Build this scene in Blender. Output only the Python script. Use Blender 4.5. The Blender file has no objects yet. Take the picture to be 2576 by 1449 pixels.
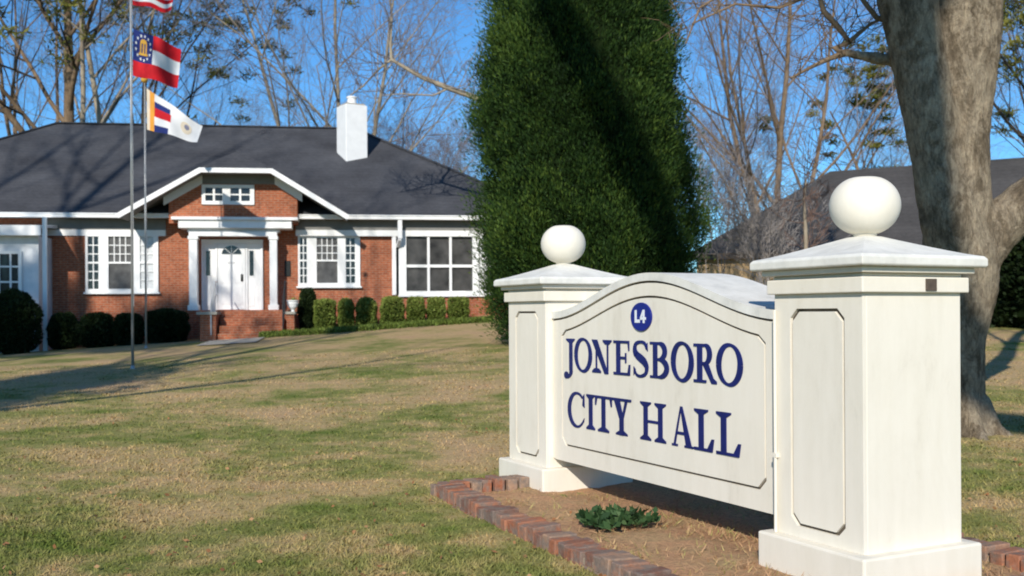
import bpy, math, random
import numpy as np
from mathutils import Vector, Matrix, noise as mnoise

random.seed(7)
rng = np.random.default_rng(7)
scn = bpy.context.scene
COL = scn.collection
rad = math.radians

# ------------------------------------------------------------------ camera model
W, H, F = 2576.0, 1449.0, 2609.0
HZ = 788.0
ROLL = rad(-0.34)
EYE = Vector((0, 0, 1.42))
SHIFT = (HZ - H / 2) / W
RC = Matrix.Rotation(rad(90), 3, 'X') @ Matrix.Rotation(ROLL, 3, 'Z')

def ray(x, y):
    return RC @ Vector(((x - W / 2) / F, (H / 2 - y) / F + SHIFT * W / F, -1.0))

def at_depth(x, y, d):
    r = ray(x, y)
    return EYE + r * (d / r.y)

def on_plane(x, y, p, n):
    r = ray(x, y)
    return EYE + r * ((p - EYE).dot(n) / r.dot(n))

def zg(x, y):
    k = min(max(.0515 + .0025 * x, .015), .06)
    t = min(max(y - 6.5, 0.0), 30.0)
    t = 1.14 * t * t / (t + 4.0)
    return k * t

def on_ground(x, y):
    r = ray(x, y)
    t = 2.0
    while t < 200:
        p = EYE + r * t
        if p.z <= zg(p.x, p.y):
            return p
        t += .02
    return EYE + r * 60

# ------------------------------------------------------------------ node helpers
def mat(name, color=(.5, .5, .5), rough=.7, spec=.3, metallic=0):
    m = bpy.data.materials.new(name)
    m.use_nodes = True
    b = m.node_tree.nodes['Principled BSDF']
    b.inputs['Base Color'].default_value = (*color, 1)
    b.inputs['Roughness'].default_value = rough
    b.inputs['Specular IOR Level'].default_value = spec
    b.inputs['Metallic'].default_value = metallic
    return m, m.node_tree, b

def N(t, kind, **kw):
    n = t.nodes.new(kind)
    for k, v in kw.items():
        if k in n.inputs.keys() if isinstance(k, str) else False:
            n.inputs[k].default_value = v
        else:
            setattr(n, k, v)
    return n

def coords(t, scale=(1, 1, 1)):
    tc = t.nodes.new('ShaderNodeTexCoord')
    mp = t.nodes.new('ShaderNodeMapping')
    mp.inputs['Scale'].default_value = scale
    t.links.new(tc.outputs['Object'], mp.inputs['Vector'])
    return mp.outputs['Vector']

def noise_n(t, vec, scale, detail=4, rough=.6, dist=0):
    n = t.nodes.new('ShaderNodeTexNoise')
    n.inputs['Scale'].default_value = scale
    n.inputs['Detail'].default_value = detail
    n.inputs['Roughness'].default_value = rough
    n.inputs['Distortion'].default_value = dist
    if vec is not None:
        t.links.new(vec, n.inputs['Vector'])
    return n.outputs['Fac']

def ramp(t, fac, stops):
    r = t.nodes.new('ShaderNodeValToRGB')
    e = r.color_ramp.elements
    while len(e) < len(stops):
        e.new(.5)
    for i, (p, c) in enumerate(stops):
        e[i].position = p
        e[i].color = (*c, 1) if len(c) == 3 else c
    t.links.new(fac, r.inputs['Fac'])
    return r.outputs['Color']

def mix(t, fac, a, b, mode='MIX'):
    m = t.nodes.new('ShaderNodeMix')
    m.data_type = 'RGBA'
    m.blend_type = mode
    if isinstance(fac, (int, float)):
        m.inputs[0].default_value = fac
    else:
        t.links.new(fac, m.inputs[0])
    for i, v in ((6, a), (7, b)):
        if isinstance(v, tuple):
            m.inputs[i].default_value = (*v, 1)
        else:
            t.links.new(v, m.inputs[i])
    return m.outputs[2]

def bump(t, b, h, strength=.3, dist=.02):
    n = t.nodes.new('ShaderNodeBump')
    n.inputs['Strength'].default_value = strength
    n.inputs['Distance'].default_value = dist
    t.links.new(h, n.inputs['Height'])
    t.links.new(n.outputs['Normal'], b.inputs['Normal'])

def simple(name, c, var=.15, scale=3, rough=.7, spec=.3, bmp=0, metallic=0):
    m, t, b = mat(name, c, rough, spec, metallic)
    v = coords(t)
    f = noise_n(t, v, scale, 5)
    lo = tuple(max(0, x * (1 - var)) for x in c)
    hi = tuple(min(1, x * (1 + var)) for x in c)
    t.links.new(ramp(t, f, [(.3, lo), (.7, hi)]), b.inputs['Base Color'])
    if bmp:
        bump(t, b, noise_n(t, v, scale * 8, 3), bmp, .01)
    return m

M = {}
# sign stucco: cream with faint streaks and grime of its own
m, t, b = mat('stucco_cream', rough=.75, spec=.2)
v = coords(t)
f1 = noise_n(t, coords(t, (1.6, 1.6, .7)), 2.2, 9, .72, .3)
f2 = noise_n(t, coords(t, (9, 9, .9)), 1.6, 4, .6)
f3 = noise_n(t, v, 60, 2, .6)
c1 = ramp(t, f1, [(.28, (.64, .585, .475)), (.42, (.745, .69, .575)), (.6, (.79, .735, .62))])
c2 = mix(t, .22, c1, ramp(t, f2, [(.35, (.67, .63, .53)), (.65, (.79, .75, .665))]))
t.links.new(c2, b.inputs['Base Color'])
bump(t, b, f3, .12, .004)
M['cream'] = m
# cap tops: weathered whiter concrete
m, t, b = mat('cap_concrete', rough=.8, spec=.2)
v = coords(t)
f1 = noise_n(t, v, 6, 8, .7)
f2 = noise_n(t, v, 22, 4, .7)
c = ramp(t, f1, [(.25, (.56, .55, .50)), (.5, (.72, .70, .63)), (.75, (.82, .80, .74))])
c = mix(t, ramp(t, f2, [(.62, (0, 0, 0)), (.72, (.35, .35, .35))]), c, (.45, .44, .39))
t.links.new(c, b.inputs['Base Color'])
bump(t, b, f2, .25, .006)
M['cap'] = m
M['groove_shade'] = simple('painted_groove_shade', (.12, .10, .075), .3, 12, .9, .1)  # groove shadow put into the colour of thin dark strips
M['shade_trim'] = simple('eave_shade_trim', (.20, .195, .18), .1, 4, .6, .2)  # white eave boards and soffits, with the shade under them painted in
M['letter'] = simple('letter_blue', (.007, .012, .115), .2, 6, .45, .4)
M['emblem'] = simple('emblem_blue', (.006, .014, .20), .1, 6, .4, .4)
M['emblem_white'] = simple('emblem_white', (.75, .78, .8), .05, 6, .5)
M['white'] = simple('white_paint', (.80, .80, .78), .05, 4, .5, .3)
M['white_old'] = simple('white_siding', (.66, .68, .70), .10, 3, .6, .3)
M['metal'] = simple('pole_aluminium', (.36, .36, .35), .1, 2, .4, .5, 0, .3)
M['bronze'] = simple('dark_bronze', (.035, .04, .04), .3, 20, .9, .1)
M['brown_plate'] = simple('brown_plate', (.10, .075, .055), .2, 30, .6)
M['iron'] = simple('painted_iron', (.55, .55, .54), .1, 8, .5, .4)
M['iron_dark'] = simple('black_iron', (.03, .03, .032), .1, 8, .5, .4)
M['concrete'] = simple('concrete', (.38, .35, .29), .2, 5, .85, .2, .2)
M['pot'] = simple('white_pot', (.78, .78, .76), .05, 8, .5)

def brick_mat(name, c1, c2, mortar, bw=.21, bh=.072, ms=.011):
    m, t, b = mat(name, rough=.85, spec=.2)
    tc = t.nodes.new('ShaderNodeTexCoord')
    sx = t.nodes.new('ShaderNodeSeparateXYZ')
    t.links.new(tc.outputs['Object'], sx.inputs[0])
    ad = t.nodes.new('ShaderNodeMath'); ad.operation = 'ADD'
    t.links.new(sx.outputs['X'], ad.inputs[0]); t.links.new(sx.outputs['Y'], ad.inputs[1])
    cb = t.nodes.new('ShaderNodeCombineXYZ')
    t.links.new(ad.outputs[0], cb.inputs['X']); t.links.new(sx.outputs['Z'], cb.inputs['Y'])
    br = t.nodes.new('ShaderNodeTexBrick')
    br.inputs['Scale'].default_value = 1
    br.inputs['Brick Width'].default_value = bw
    br.inputs['Row Height'].default_value = bh
    br.inputs['Mortar Size'].default_value = ms
    br.inputs['Color1'].default_value = (*c1, 1)
    br.inputs['Color2'].default_value = (*c2, 1)
    br.inputs['Mortar'].default_value = (*mortar, 1)
    t.links.new(cb.outputs[0], br.inputs['Vector'])
    f = noise_n(t, tc.outputs['Object'], 1.3, 6, .65)
    f2 = noise_n(t, cb.outputs[0], 9, 3, .8)
    c = mix(t, .8, br.outputs['Color'], ramp(t, f, [(.3, (.72, .70, .70)), (.7, (1.15, 1.1, 1.05))]), 'MULTIPLY')
    c = mix(t, .7, c, ramp(t, f2, [(.35, (.65, .62, .62)), (.65, (1.25, 1.2, 1.1))]), 'MULTIPLY')
    t.links.new(c, b.inputs['Base Color'])
    bump(t, b, br.outputs['Fac'], -.4, .01)
    return m
M['brick'] = brick_mat('red_brick', (.43, .130, .060), (.32, .088, .042), (.36, .22, .15))
M['brick_tan'] = brick_mat('tan_brick', (.52, .38, .20), (.46, .32, .17), (.48, .38, .24))

# shingle roof
def shingle(name, lo, hi):
    m, t, b = mat(name, rough=.9, spec=.15)
    v = coords(t)
    f1 = noise_n(t, v, .7, 5, .6)
    f2 = noise_n(t, coords(t, (4, 4, 14)), 2.2, 3, .7)
    wv = t.nodes.new('ShaderNodeTexWave')
    wv.wave_type = 'BANDS'; wv.bands_direction = 'Z'; wv.wave_profile = 'SAW'
    wv.inputs['Scale'].default_value = 2.6
    wv.inputs['Distortion'].default_value = .35
    wv.inputs['Detail Scale'].default_value = 6
    t.links.new(v, wv.inputs['Vector'])
    c = ramp(t, f1, [(.3, lo), (.7, hi)])
    c = mix(t, .55, c, ramp(t, f2, [(.3, (.6, .6, .62)), (.7, (1.3, 1.3, 1.3))]), 'MULTIPLY')
    c = mix(t, .5, c, ramp(t, wv.outputs['Fac'], [(0, (.72, .72, .72)), (.25, (1.05, 1.05, 1.05)), (1, (1.1, 1.1, 1.1))]), 'MULTIPLY')
    t.links.new(c, b.inputs['Base Color'])
    bump(t, b, wv.outputs['Fac'], .3, .02)
    return m
M['shingle'] = shingle('charcoal_shingle', (.045, .046, .051), (.077, .079, .086))
M['shingle_dark'] = shingle('dark_shingle', (.050, .047, .045), (.085, .080, .076))

# glass
m, t, b = mat('window_glass', (.018, .02, .022), .06, .5)
f = noise_n(t, coords(t), 1.2, 2)
t.links.new(ramp(t, f, [(.35, (.010, .011, .012)), (.7, (.035, .037, .038))]), b.inputs['Base Color'])
bump(t, b, noise_n(t, coords(t), 1.5, 1), .05, .05)
M['glass'] = m
M['screen'] = simple('grey_screen', (.052, .050, .047), .75, 2.0, .35, .4)
M['curtain'] = simple('pale_curtain', (.60, .62, .62), .2, 6, .9, .1)
M['blind'] = simple('grey_blind', (.10, .10, .098), .3, 5, .8, .2)

# bark
def bark(name, stops, sc=6, stretch=.35, bs=.6, bd=.03):
    m, t, b = mat(name, rough=.95, spec=.1)
    v = coords(t, (1, 1, stretch))
    f = noise_n(t, v, sc, 8, .68, .3)
    f2 = noise_n(t, v, sc * 4, 5, .7)
    c = ramp(t, f, stops)
    c = mix(t, .7, c, ramp(t, f2, [(.3, (.55, .55, .55)), (.7, (1.35, 1.35, 1.3))]), 'MULTIPLY')
    t.links.new(c, b.inputs['Base Color'])
    bump(t, b, f2, bs, bd)
    return m
m, t, b = mat('oak_bark', rough=.95, spec=.08)
v = coords(t, (1, 1, .38)); vr = coords(t)
fl_ = noise_n(t, coords(t, (1, 1, .6)), 3.6, 9, .74, .5)
fm_ = noise_n(t, v, 13, 8, .72, .5)
ff_ = noise_n(t, v, 48, 5, .75)
vo = t.nodes.new('ShaderNodeTexVoronoi'); vo.feature = 'DISTANCE_TO_EDGE'; vo.inputs['Scale'].default_value = 17
dv = t.nodes.new('ShaderNodeMix'); dv.data_type = 'VECTOR'; dv.inputs[0].default_value = .22
ncol = t.nodes.new('ShaderNodeTexNoise'); ncol.inputs['Scale'].default_value = 7; t.links.new(v, ncol.inputs['Vector'])
t.links.new(v, dv.inputs[4]); t.links.new(ncol.outputs['Color'], dv.inputs[5]); t.links.new(dv.outputs[1], vo.inputs['Vector'])
c = ramp(t, fl_, [(.34, (.13, .10, .07)), (.45, (.25, .195, .135)), (.54, (.45, .365, .265)), (.66, (.35, .29, .205))])
c = mix(t, .85, c, ramp(t, fm_, [(.30, (.42, .40, .38)), (.48, (.95, .95, .93)), (.70, (1.4, 1.36, 1.3))]), 'MULTIPLY')
c = mix(t, .28, c, ramp(t, vo.outputs['Distance'], [(0, (.35, .33, .31)), (.10, (1, 1, 1)), (1, (1.1, 1.1, 1.1))]), 'MULTIPLY')
c = mix(t, .6, c, ramp(t, ff_, [(.3, (.55, .55, .53)), (.7, (1.4, 1.4, 1.35))]), 'MULTIPLY')
t.links.new(c, b.inputs['Base Color'])
hh = t.nodes.new('ShaderNodeMath'); hh.operation = 'ADD'; t.links.new(fm_, hh.inputs[0]); t.links.new(ff_, hh.inputs[1])
bump(t, b, hh.outputs[0], 1.0, .05)
M['oak'] = m
M['bark_pale'] = bark('pale_bark', [(.3, (.20, .16, .12)), (.7, (.42, .36, .27))], 1.5)
M['bark_brown'] = bark('brown_bark', [(.3, (.12, .08, .05)), (.7, (.28, .20, .13))], 1.5)
M['bark_dark'] = bark('dark_bark', [(.3, (.035, .028, .022)), (.7, (.10, .08, .06))], 1.5)
M['twig'] = simple('twig_grey', (.25, .22, .215), .25, .4, .95, .05)
M['twig_pale'] = simple('twig_pale_grey', (.34, .31, .29), .25, .4, .95, .05)
M['twig_red'] = simple('twig_russet', (.24, .155, .12), .25, .4, .95, .05)

# foliage with per leaf colour
def foliage(name, lo, mid, hi, trans=.12):
    m, t, b = mat(name, rough=.65, spec=.15)
    at = t.nodes.new('ShaderNodeAttribute'); at.attribute_name = 'tint'
    c = ramp(t, at.outputs['Fac'], [(0, lo), (.5, mid), (1, hi)])
    t.links.new(c, b.inputs['Base Color'])
    tr = t.nodes.new('ShaderNodeBsdfTranslucent')
    t.links.new(c, tr.inputs['Color'])
    mx = t.nodes.new('ShaderNodeMixShader'); mx.inputs[0].default_value = trans
    t.links.new(b.outputs[0], mx.inputs[1]); t.links.new(tr.outputs[0], mx.inputs[2])
    t.links.new(mx.outputs[0], t.nodes['Material Output'].inputs['Surface'])
    return m
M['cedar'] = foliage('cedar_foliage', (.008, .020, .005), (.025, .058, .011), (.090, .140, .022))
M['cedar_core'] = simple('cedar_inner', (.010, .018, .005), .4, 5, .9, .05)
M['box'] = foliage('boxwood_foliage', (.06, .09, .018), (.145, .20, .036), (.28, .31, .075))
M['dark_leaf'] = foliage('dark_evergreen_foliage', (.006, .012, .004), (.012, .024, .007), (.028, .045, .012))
M['pine'] = foliage('pine_needles', (.045, .055, .012), (.13, .135, .026), (.26, .235, .05))
M['dead_leaf'] = foliage('dead_leaf', (.16, .075, .035), (.30, .14, .06), (.42, .26, .13), .05)
M['straw'] = foliage('dry_straw', (.30, .17, .09), (.52, .33, .18), (.33, .33, .10), .05)
M['weed'] = foliage('weed_leaf', (.016, .040, .014), (.034, .078, .026), (.075, .13, .05))

# lawn
def lawn_color(t, vec):
    f1 = noise_n(t, vec, .55, 5, .62, .4)
    f2 = noise_n(t, vec, 3.0, 5, .65, .2)
    f3 = noise_n(t, vec, 26, 4, .75)
    sy = t.nodes.new('ShaderNodeSeparateXYZ'); t.links.new(vec, sy.inputs[0])
    mr = t.nodes.new('ShaderNodeMapRange'); t.links.new(sy.outputs['Y'], mr.inputs['Value'])
    mr.inputs['From Min'].default_value = 6; mr.inputs['From Max'].default_value = 22; mr.inputs['To Min'].default_value = .035; mr.inputs['To Max'].default_value = -.045
    fa = t.nodes.new('ShaderNodeMath'); fa.operation = 'ADD'; t.links.new(f1, fa.inputs[0]); t.links.new(mr.outputs[0], fa.inputs[1]); f1 = fa.outputs[0]
    a = t.nodes.new('ShaderNodeMath'); a.operation = 'MULTIPLY_ADD'
    t.links.new(f2, a.inputs[0]); a.inputs[1].default_value = .45
    t.links.new(f1, a.inputs[2])
    c = ramp(t, a.outputs[0], [(.42, (.43, .275, .170)), (.55, (.47, .325, .175)), (.68, (.41, .305, .145)), (.78, (.255, .24, .085)), (.91, (.125, .165, .036))])
    c = mix(t, .75, c, ramp(t, f3, [(.28, (.50, .50, .48)), (.5, (1, 1, 1)), (.75, (1.45, 1.4, 1.3))]), 'MULTIPLY')
    return c, f3
m, t, b = mat('lawn_ground', rough=.95, spec=.05)
v = coords(t)
# greener near the camera, drier up the slope
c, f3 = lawn_color(t, v)
t.links.new(c, b.inputs['Base Color'])
bump(t, b, f3, .35, .015)
M['lawn'] = m
m, t, b = mat('grass_blades', rough=.8, spec=.08)
v = coords(t)
c, f3 = lawn_color(t, v)
at = t.nodes.new('ShaderNodeAttribute'); at.attribute_name = 'tint'
c = mix(t, .6, c, ramp(t, at.outputs['Fac'], [(0, (.55, .62, .5)), (.5, (.85, .85, .80)), (1, (1.15, 1.08, .95))]), 'MULTIPLY')
t.links.new(c, b.inputs['Base Color'])
M['blade'] = m
m, t, b = mat('bed_mulch', rough=.95, spec=.05)
v = coords(t)
f1 = noise_n(t, v, 3, 5, .6); f2 = noise_n(t, v, 28, 5, .8)
c = ramp(t, f1, [(.3, (.54, .30, .175)), (.55, (.50, .32, .18)), (.75, (.38, .30, .155))])
c = mix(t, .8, c, ramp(t, f2, [(.3, (.45, .42, .4)), (.5, (1, 1, 1)), (.75, (1.6, 1.5, 1.4))]), 'MULTIPLY')
t.links.new(c, b.inputs['Base Color']); bump(t, b, f2, .9, .03)
M['mulch'] = m
m, t, b = mat('edging_brick', rough=.9, spec=.15)
v = coords(t)
at = t.nodes.new('ShaderNodeAttribute'); at.attribute_name = 'tint'
f1 = noise_n(t, v, 9, 6, .7); f2 = noise_n(t, v, 40, 4, .7)
c = ramp(t, at.outputs['Fac'], [(0, (.16, .095, .075)), (.4, (.31, .115, .06)), (.75, (.36, .155, .09)), (1, (.33, .23, .16))])
c = mix(t, ramp(t, f1, [(.42, (0, 0, 0)), (.58, (.85, .85, .85))]), c, (.20, .165, .14))
c = mix(t, .6, c, ramp(t, f2, [(.3, (.6, .6, .6)), (.7, (1.35, 1.3, 1.25))]), 'MULTIPLY')
t.links.new(c, b.inputs['Base Color']); bump(t, b, f2, .5, .008)
M['edge_brick'] = m
M['mortar'] = simple('edging_mortar', (.34, .27, .20), .25, 12, .95, .05, .3)
# flags
M['f_red'] = simple('flag_red', (.58, .010, .018), .1, 3, .7, .2)
M['f_white'] = simple('flag_white', (.74, .74, .74), .05, 3, .7, .2)
M['f_blue'] = simple('flag_blue', (.015, .03, .16), .15, 3, .7, .2)
M['f_gold'] = simple('flag_gold', (.62, .34, .05), .15, 20, .7, .2)
M['f_slate'] = simple('flag_slate', (.22, .22, .30), .2, 20, .7, .2)
M['f_orange'] = simple('flag_orange', (.75, .33, .05), .1, 3, .7, .2)
M['f_cream'] = simple('flag_cream', (.72, .62, .48), .08, 3, .7, .2)

# ------------------------------------------------------------------ object helpers
MATRIX = {}

def mx_of(o):
    while o is not None:
        if o.name in MATRIX:
            return MATRIX[o.name]
        o = o.parent
    return Matrix.Identity(4)

def thing(name, label, cat, loc=(0, 0, 0), rotz=0, group=None):
    o = bpy.data.objects.new(name, None)
    COL.objects.link(o)
    o.location = loc
    o.rotation_euler = (0, 0, rotz)
    o.empty_display_size = .2
    o['label'] = label
    o['category'] = cat
    if group:
        o['group'] = group
    MATRIX[o.name] = Matrix.Translation(loc) @ Matrix.Rotation(rotz, 4, 'Z')
    return o

def tag(o, label=None, cat=None, group=None, kind=None):
    for k, v in (('label', label), ('category', cat), ('group', group), ('kind', kind)):
        if v:
            o[k] = v
    return o

class MB:
    """collects geometry in the local frame of the thing"""
    def __init__(s):
        s.v = []; s.f = []; s.t = []
    def poly(s, pts, tint=.5):
        n = len(s.v)
        s.v += [tuple(p) for p in pts]
        s.f.append(tuple(range(n, n + len(pts)))); s.t.append(tint)
    def mesh(s, vs, fs, tint=.5):
        n = len(s.v)
        s.v += [tuple(p) for p in vs]
        for f in fs:
            s.f.append(tuple(i + n for i in f)); s.t.append(tint)
    def box(s, x0, x1, y0, y1, z0, z1, tint=.5):
        vs = [(x, y, z) for x in (x0, x1) for y in (y0, y1) for z in (z0, z1)]
        s.mesh(vs, [(0, 1, 3, 2), (4, 6, 7, 5), (0, 4, 5, 1), (2, 3, 7, 6), (0, 2, 6, 4), (1, 5, 7, 3)], tint)
    def obox(s, mtx, sx, sy, sz, tint=.5):
        vs = [mtx @ Vector((x, y, z)) for x in (-sx / 2, sx / 2) for y in (-sy / 2, sy / 2) for z in (-sz / 2, sz / 2)]
        s.mesh(vs, [(0, 1, 3, 2), (4, 6, 7, 5), (0, 4, 5, 1), (2, 3, 7, 6), (0, 2, 6, 4), (1, 5, 7, 3)], tint)
    def bar(s, a, b, w, h, up=(0, 0, 1)):
        a = Vector(a); b = Vector(b); d = (b - a)
        L = d.length; d.normalize()
        x = d.cross(Vector(up))
        if x.length < 1e-4: x = d.cross(Vector((0, 1, 0)))
        x.normalize(); z = x.cross(d)
        vs = [p + x * (sx * w / 2) + z * (sz * h / 2) for p in (a, b) for sx in (-1, 1) for sz in (-1, 1)]
        s.mesh(vs, [(0, 1, 3, 2), (4, 6, 7, 5), (0, 4, 5, 1), (2, 3, 7, 6), (0, 2, 6, 4), (1, 5, 7, 3)])
    def prism(s, pts, dvec, tint=.5):
        """pts: closed polygon (3D), extruded by dvec"""
        d = Vector(dvec); n = len(pts)
        a = [Vector(p) for p in pts]; c = [p + d for p in a]
        s.mesh(a + c, [tuple(range(n))[::-1], tuple(range(n, 2 * n))] + [(i, (i + 1) % n, n + (i + 1) % n, n + i) for i in range(n)], tint)
    def ring(s, outer, inner, dvec):
        """ring between two outlines of equal count, extruded"""
        d = Vector(dvec); n = len(outer)
        o = [Vector(p) for p in outer]; i_ = [Vector(p) for p in inner]
        vs = o + i_ + [p + d for p in o] + [p + d for p in i_]
        fs = []
        for i in range(n):
            j = (i + 1) % n
            fs += [(i, j, n + j, n + i), (2 * n + i, 3 * n + i, 3 * n + j, 2 * n + j), (i, 2 * n + i, 2 * n + j, j), (n + i, n + j, 3 * n + j, 3 * n + i)]
        s.mesh(vs, fs)
    def tube(s, pts, rs, k=8, cap=True, tint=.5):
        P = [Vector(p) for p in pts]
        n0 = len(s.v)
        ref = Vector((.3, .9, .2))
        for i, p in enumerate(P):
            d = (P[min(i + 1, len(P) - 1)] - P[max(i - 1, 0)])
            d.normalize()
            x = d.cross(ref)
            if x.length < .1: x = d.cross(Vector((1, 0, 0)))
            x.normalize(); y = d.cross(x)
            for j in range(k):
                a = 2 * math.pi * j / k
                s.v.append(tuple(p + (x * math.cos(a) + y * math.sin(a)) * rs[i]))
        for i in range(len(P) - 1):
            for j in range(k):
                j2 = (j + 1) % k
                s.f.append((n0 + i * k + j, n0 + i * k + j2, n0 + (i + 1) * k + j2, n0 + (i + 1) * k + j)); s.t.append(tint)
        if cap:
            s.f.append(tuple(n0 + j for j in range(k))[::-1]); s.t.append(tint)
            s.f.append(tuple(n0 + (len(P) - 1) * k + j for j in range(k))); s.t.append(tint)
    def lathe(s, prof, c=(0, 0, 0), k=32, sx=1, sy=1):
        n0 = len(s.v)
        for r, z in prof:
            for j in range(k):
                a = 2 * math.pi * j / k
                s.v.append((c[0] + r * sx * math.cos(a), c[1] + r * sy * math.sin(a), c[2] + z))
        for i in range(len(prof) - 1):
            for j in range(k):
                j2 = (j + 1) % k
                s.f.append((n0 + i * k + j, n0 + i * k + j2, n0 + (i + 1) * k + j2, n0 + (i + 1) * k + j)); s.t.append(.5)
        s.f.append(tuple(n0 + j for j in range(k))[::-1]); s.t.append(.5)
        s.f.append(tuple(n0 + (len(prof) - 1) * k + j for j in range(k))); s.t.append(.5)
    def build(s, name, material, parent=None, world=False, smooth=False, bevel=0, tint=False, fix=True):
        me = bpy.data.meshes.new(name)
        vs = s.v
        if world and parent is not None:
            inv = mx_of(parent).inverted()
            vs = [tuple(inv @ Vector(p)) for p in s.v]
        me.from_pydata(vs, [], s.f)
        me.materials.append(material)
        if tint:
            at = me.attributes.new('tint', 'FLOAT', 'FACE')
            at.data.foreach_set('value', s.t)
        if fix:
            import bmesh
            bm = bmesh.new(); bm.from_mesh(me)
            bmesh.ops.recalc_face_normals(bm, faces=bm.faces)
            bm.to_mesh(me); bm.free()
        if smooth:
            me.shade_smooth()
        o = bpy.data.objects.new(name, me)
        COL.objects.link(o)
        if parent is not None:
            o.parent = parent
        if bevel:
            md = o.modifiers.new('edge', 'BEVEL')
            md.width = bevel; md.segments = 2; md.limit_method = 'ANGLE'; md.angle_limit = rad(40)
        return o

def np_mesh(name, verts, per, material, parent=None, tint=None, loc=None):
    """verts (n*per,3): every PER vertices make one face"""
    nf = len(verts) // per
    me = bpy.data.meshes.new(name)
    me.vertices.add(len(verts)); me.loops.add(len(verts)); me.polygons.add(nf)
    me.vertices.foreach_set('co', np.ascontiguousarray(verts, dtype=np.float32).ravel())
    me.loops.foreach_set('vertex_index', np.arange(len(verts), dtype=np.int32))
    me.polygons.foreach_set('loop_start', np.arange(0, len(verts), per, dtype=np.int32))
    me.update(calc_edges=True)
    me.materials.append(material)
    if tint is not None:
        at = me.attributes.new('tint', 'FLOAT', 'FACE')
        at.data.foreach_set('value', np.clip(tint, 0, 1).astype(np.float32))
    o = bpy.data.objects.new(name, me)
    COL.objects.link(o)
    if parent is not None:
        o.parent = parent
    return o

def unit(a):
    return a / np.maximum(np.linalg.norm(a, axis=1, keepdims=True), 1e-9)

def leaves(centers, dirs, length, width, jitter=.5):
    """diamond leaves: centers (n,3), dirs (n,3) growth direction"""
    n = len(centers)
    d = unit(dirs + rng.normal(0, jitter, (n, 3)))
    s = unit(np.cross(d, rng.normal(0, 1, (n, 3))))
    L = (length * rng.uniform(.6, 1.3, n))[:, None]
    Wd = (width * rng.uniform(.6, 1.3, n))[:, None]
    out = np.empty((n, 4, 3))
    out[:, 0] = centers - d * L * .5
    out[:, 1] = centers + s * Wd * .5
    out[:, 2] = centers + d * L * .5
    out[:, 3] = centers - s * Wd * .5
    return out.reshape(-1, 3)

# ================================================================== WORLD, SUN, CAMERA
SUN_EL = rad(28.5)
sh = Vector((-.2, -.98, 0)).normalized()
SUN = Vector((sh.x * math.cos(SUN_EL), sh.y * math.cos(SUN_EL), math.sin(SUN_EL)))
w = bpy.data.worlds.new('World'); scn.world = w; w.use_nodes = True
nt = w.node_tree
sky = nt.nodes.new('ShaderNodeTexSky'); sky.sky_type = 'NISHITA'; sky.sun_disc = False
sky.sun_elevation = SUN_EL
sky.sun_rotation = math.atan2(sh.x, sh.y)
sky.altitude = 300; sky.air_density = 1.0; sky.dust_density = .15; sky.ozone_density = 3.0
tintn = nt.nodes.new('ShaderNodeMix'); tintn.data_type = 'RGBA'; tintn.blend_type = 'MULTIPLY'; tintn.inputs[0].default_value = 1
nt.links.new(sky.outputs[0], tintn.inputs[6]); tintn.inputs[7].default_value = (.46, .86, 1.16, 1)
nt.links.new(tintn.outputs[2], nt.nodes['Background'].inputs['Color'])
nt.nodes['Background'].inputs['Strength'].default_value = .115
sl = bpy.data.lights.new('sun', 'SUN'); sl.energy = 4.5; sl.angle = rad(.5); sl.color = (1, .94, .85)
so = bpy.data.objects.new('sun', sl); COL.objects.link(so)
so.rotation_euler = SUN.to_track_quat('Z', 'Y').to_euler()

cam = bpy.data.cameras.new('camera'); co = bpy.data.objects.new('camera', cam); COL.objects.link(co)
co.location = EYE
co.rotation_euler = RC.to_euler()
cam.sensor_width = 36; cam.lens = 36 * F / W; cam.shift_y = SHIFT
cam.clip_start = .05; cam.clip_end = 2000
cam.dof.use_dof = True; cam.dof.focus_distance = 6.3; cam.dof.aperture_fstop = 3.4
scn.camera = co
scn.view_settings.view_transform = 'Standard'
scn.view_settings.look = 'None'
scn.view_settings.exposure = .12
scn.view_settings.gamma = 1
scn.cycles.filter_width = 1.9
scn.cycles.max_bounces = 6

# ================================================================== GROUND
def axis(lo, hi, mid_lo, mid_hi, fine, coarse):
    a = list(np.arange(lo, mid_lo, coarse)) + list(np.arange(mid_lo, mid_hi, fine)) + list(np.arange(mid_hi, hi + .1, coarse))
    return a
gx = axis(-260, 260, -24, 24, .5, 12); gy = axis(-60, 420, -8, 44, .5, 12)
g = MB()
for y in gy:
    for x in gx:
        g.v.append((x, y, zg(x, y) + .012 * mnoise.noise((x * .8, y * .8, 0))))
nx = len(gx)
for j in range(len(gy) - 1):
    for i in range(nx - 1):
        g.f.append((j * nx + i, j * nx + i + 1, (j + 1) * nx + i + 1, (j + 1) * nx + i)); g.t.append(.5)
lawn = g.build('lawn', M['lawn'], smooth=True, fix=False)
tag(lawn, kind='structure')

# sign frame
SC = Vector((1.738, 5.14, 0)); SA = rad(26.4)
SMX = Matrix.Translation(SC) @ Matrix.Rotation(SA, 4, 'Z')
SINV = SMX.inverted()
BED = (-.74, 1.16, -.42, 3.60)   # q0,q1,T0,T1
QF = lambda T: -.745 - .035 * (3.60 - T)     # front edge of the bed, not quite parallel to the sign

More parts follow.
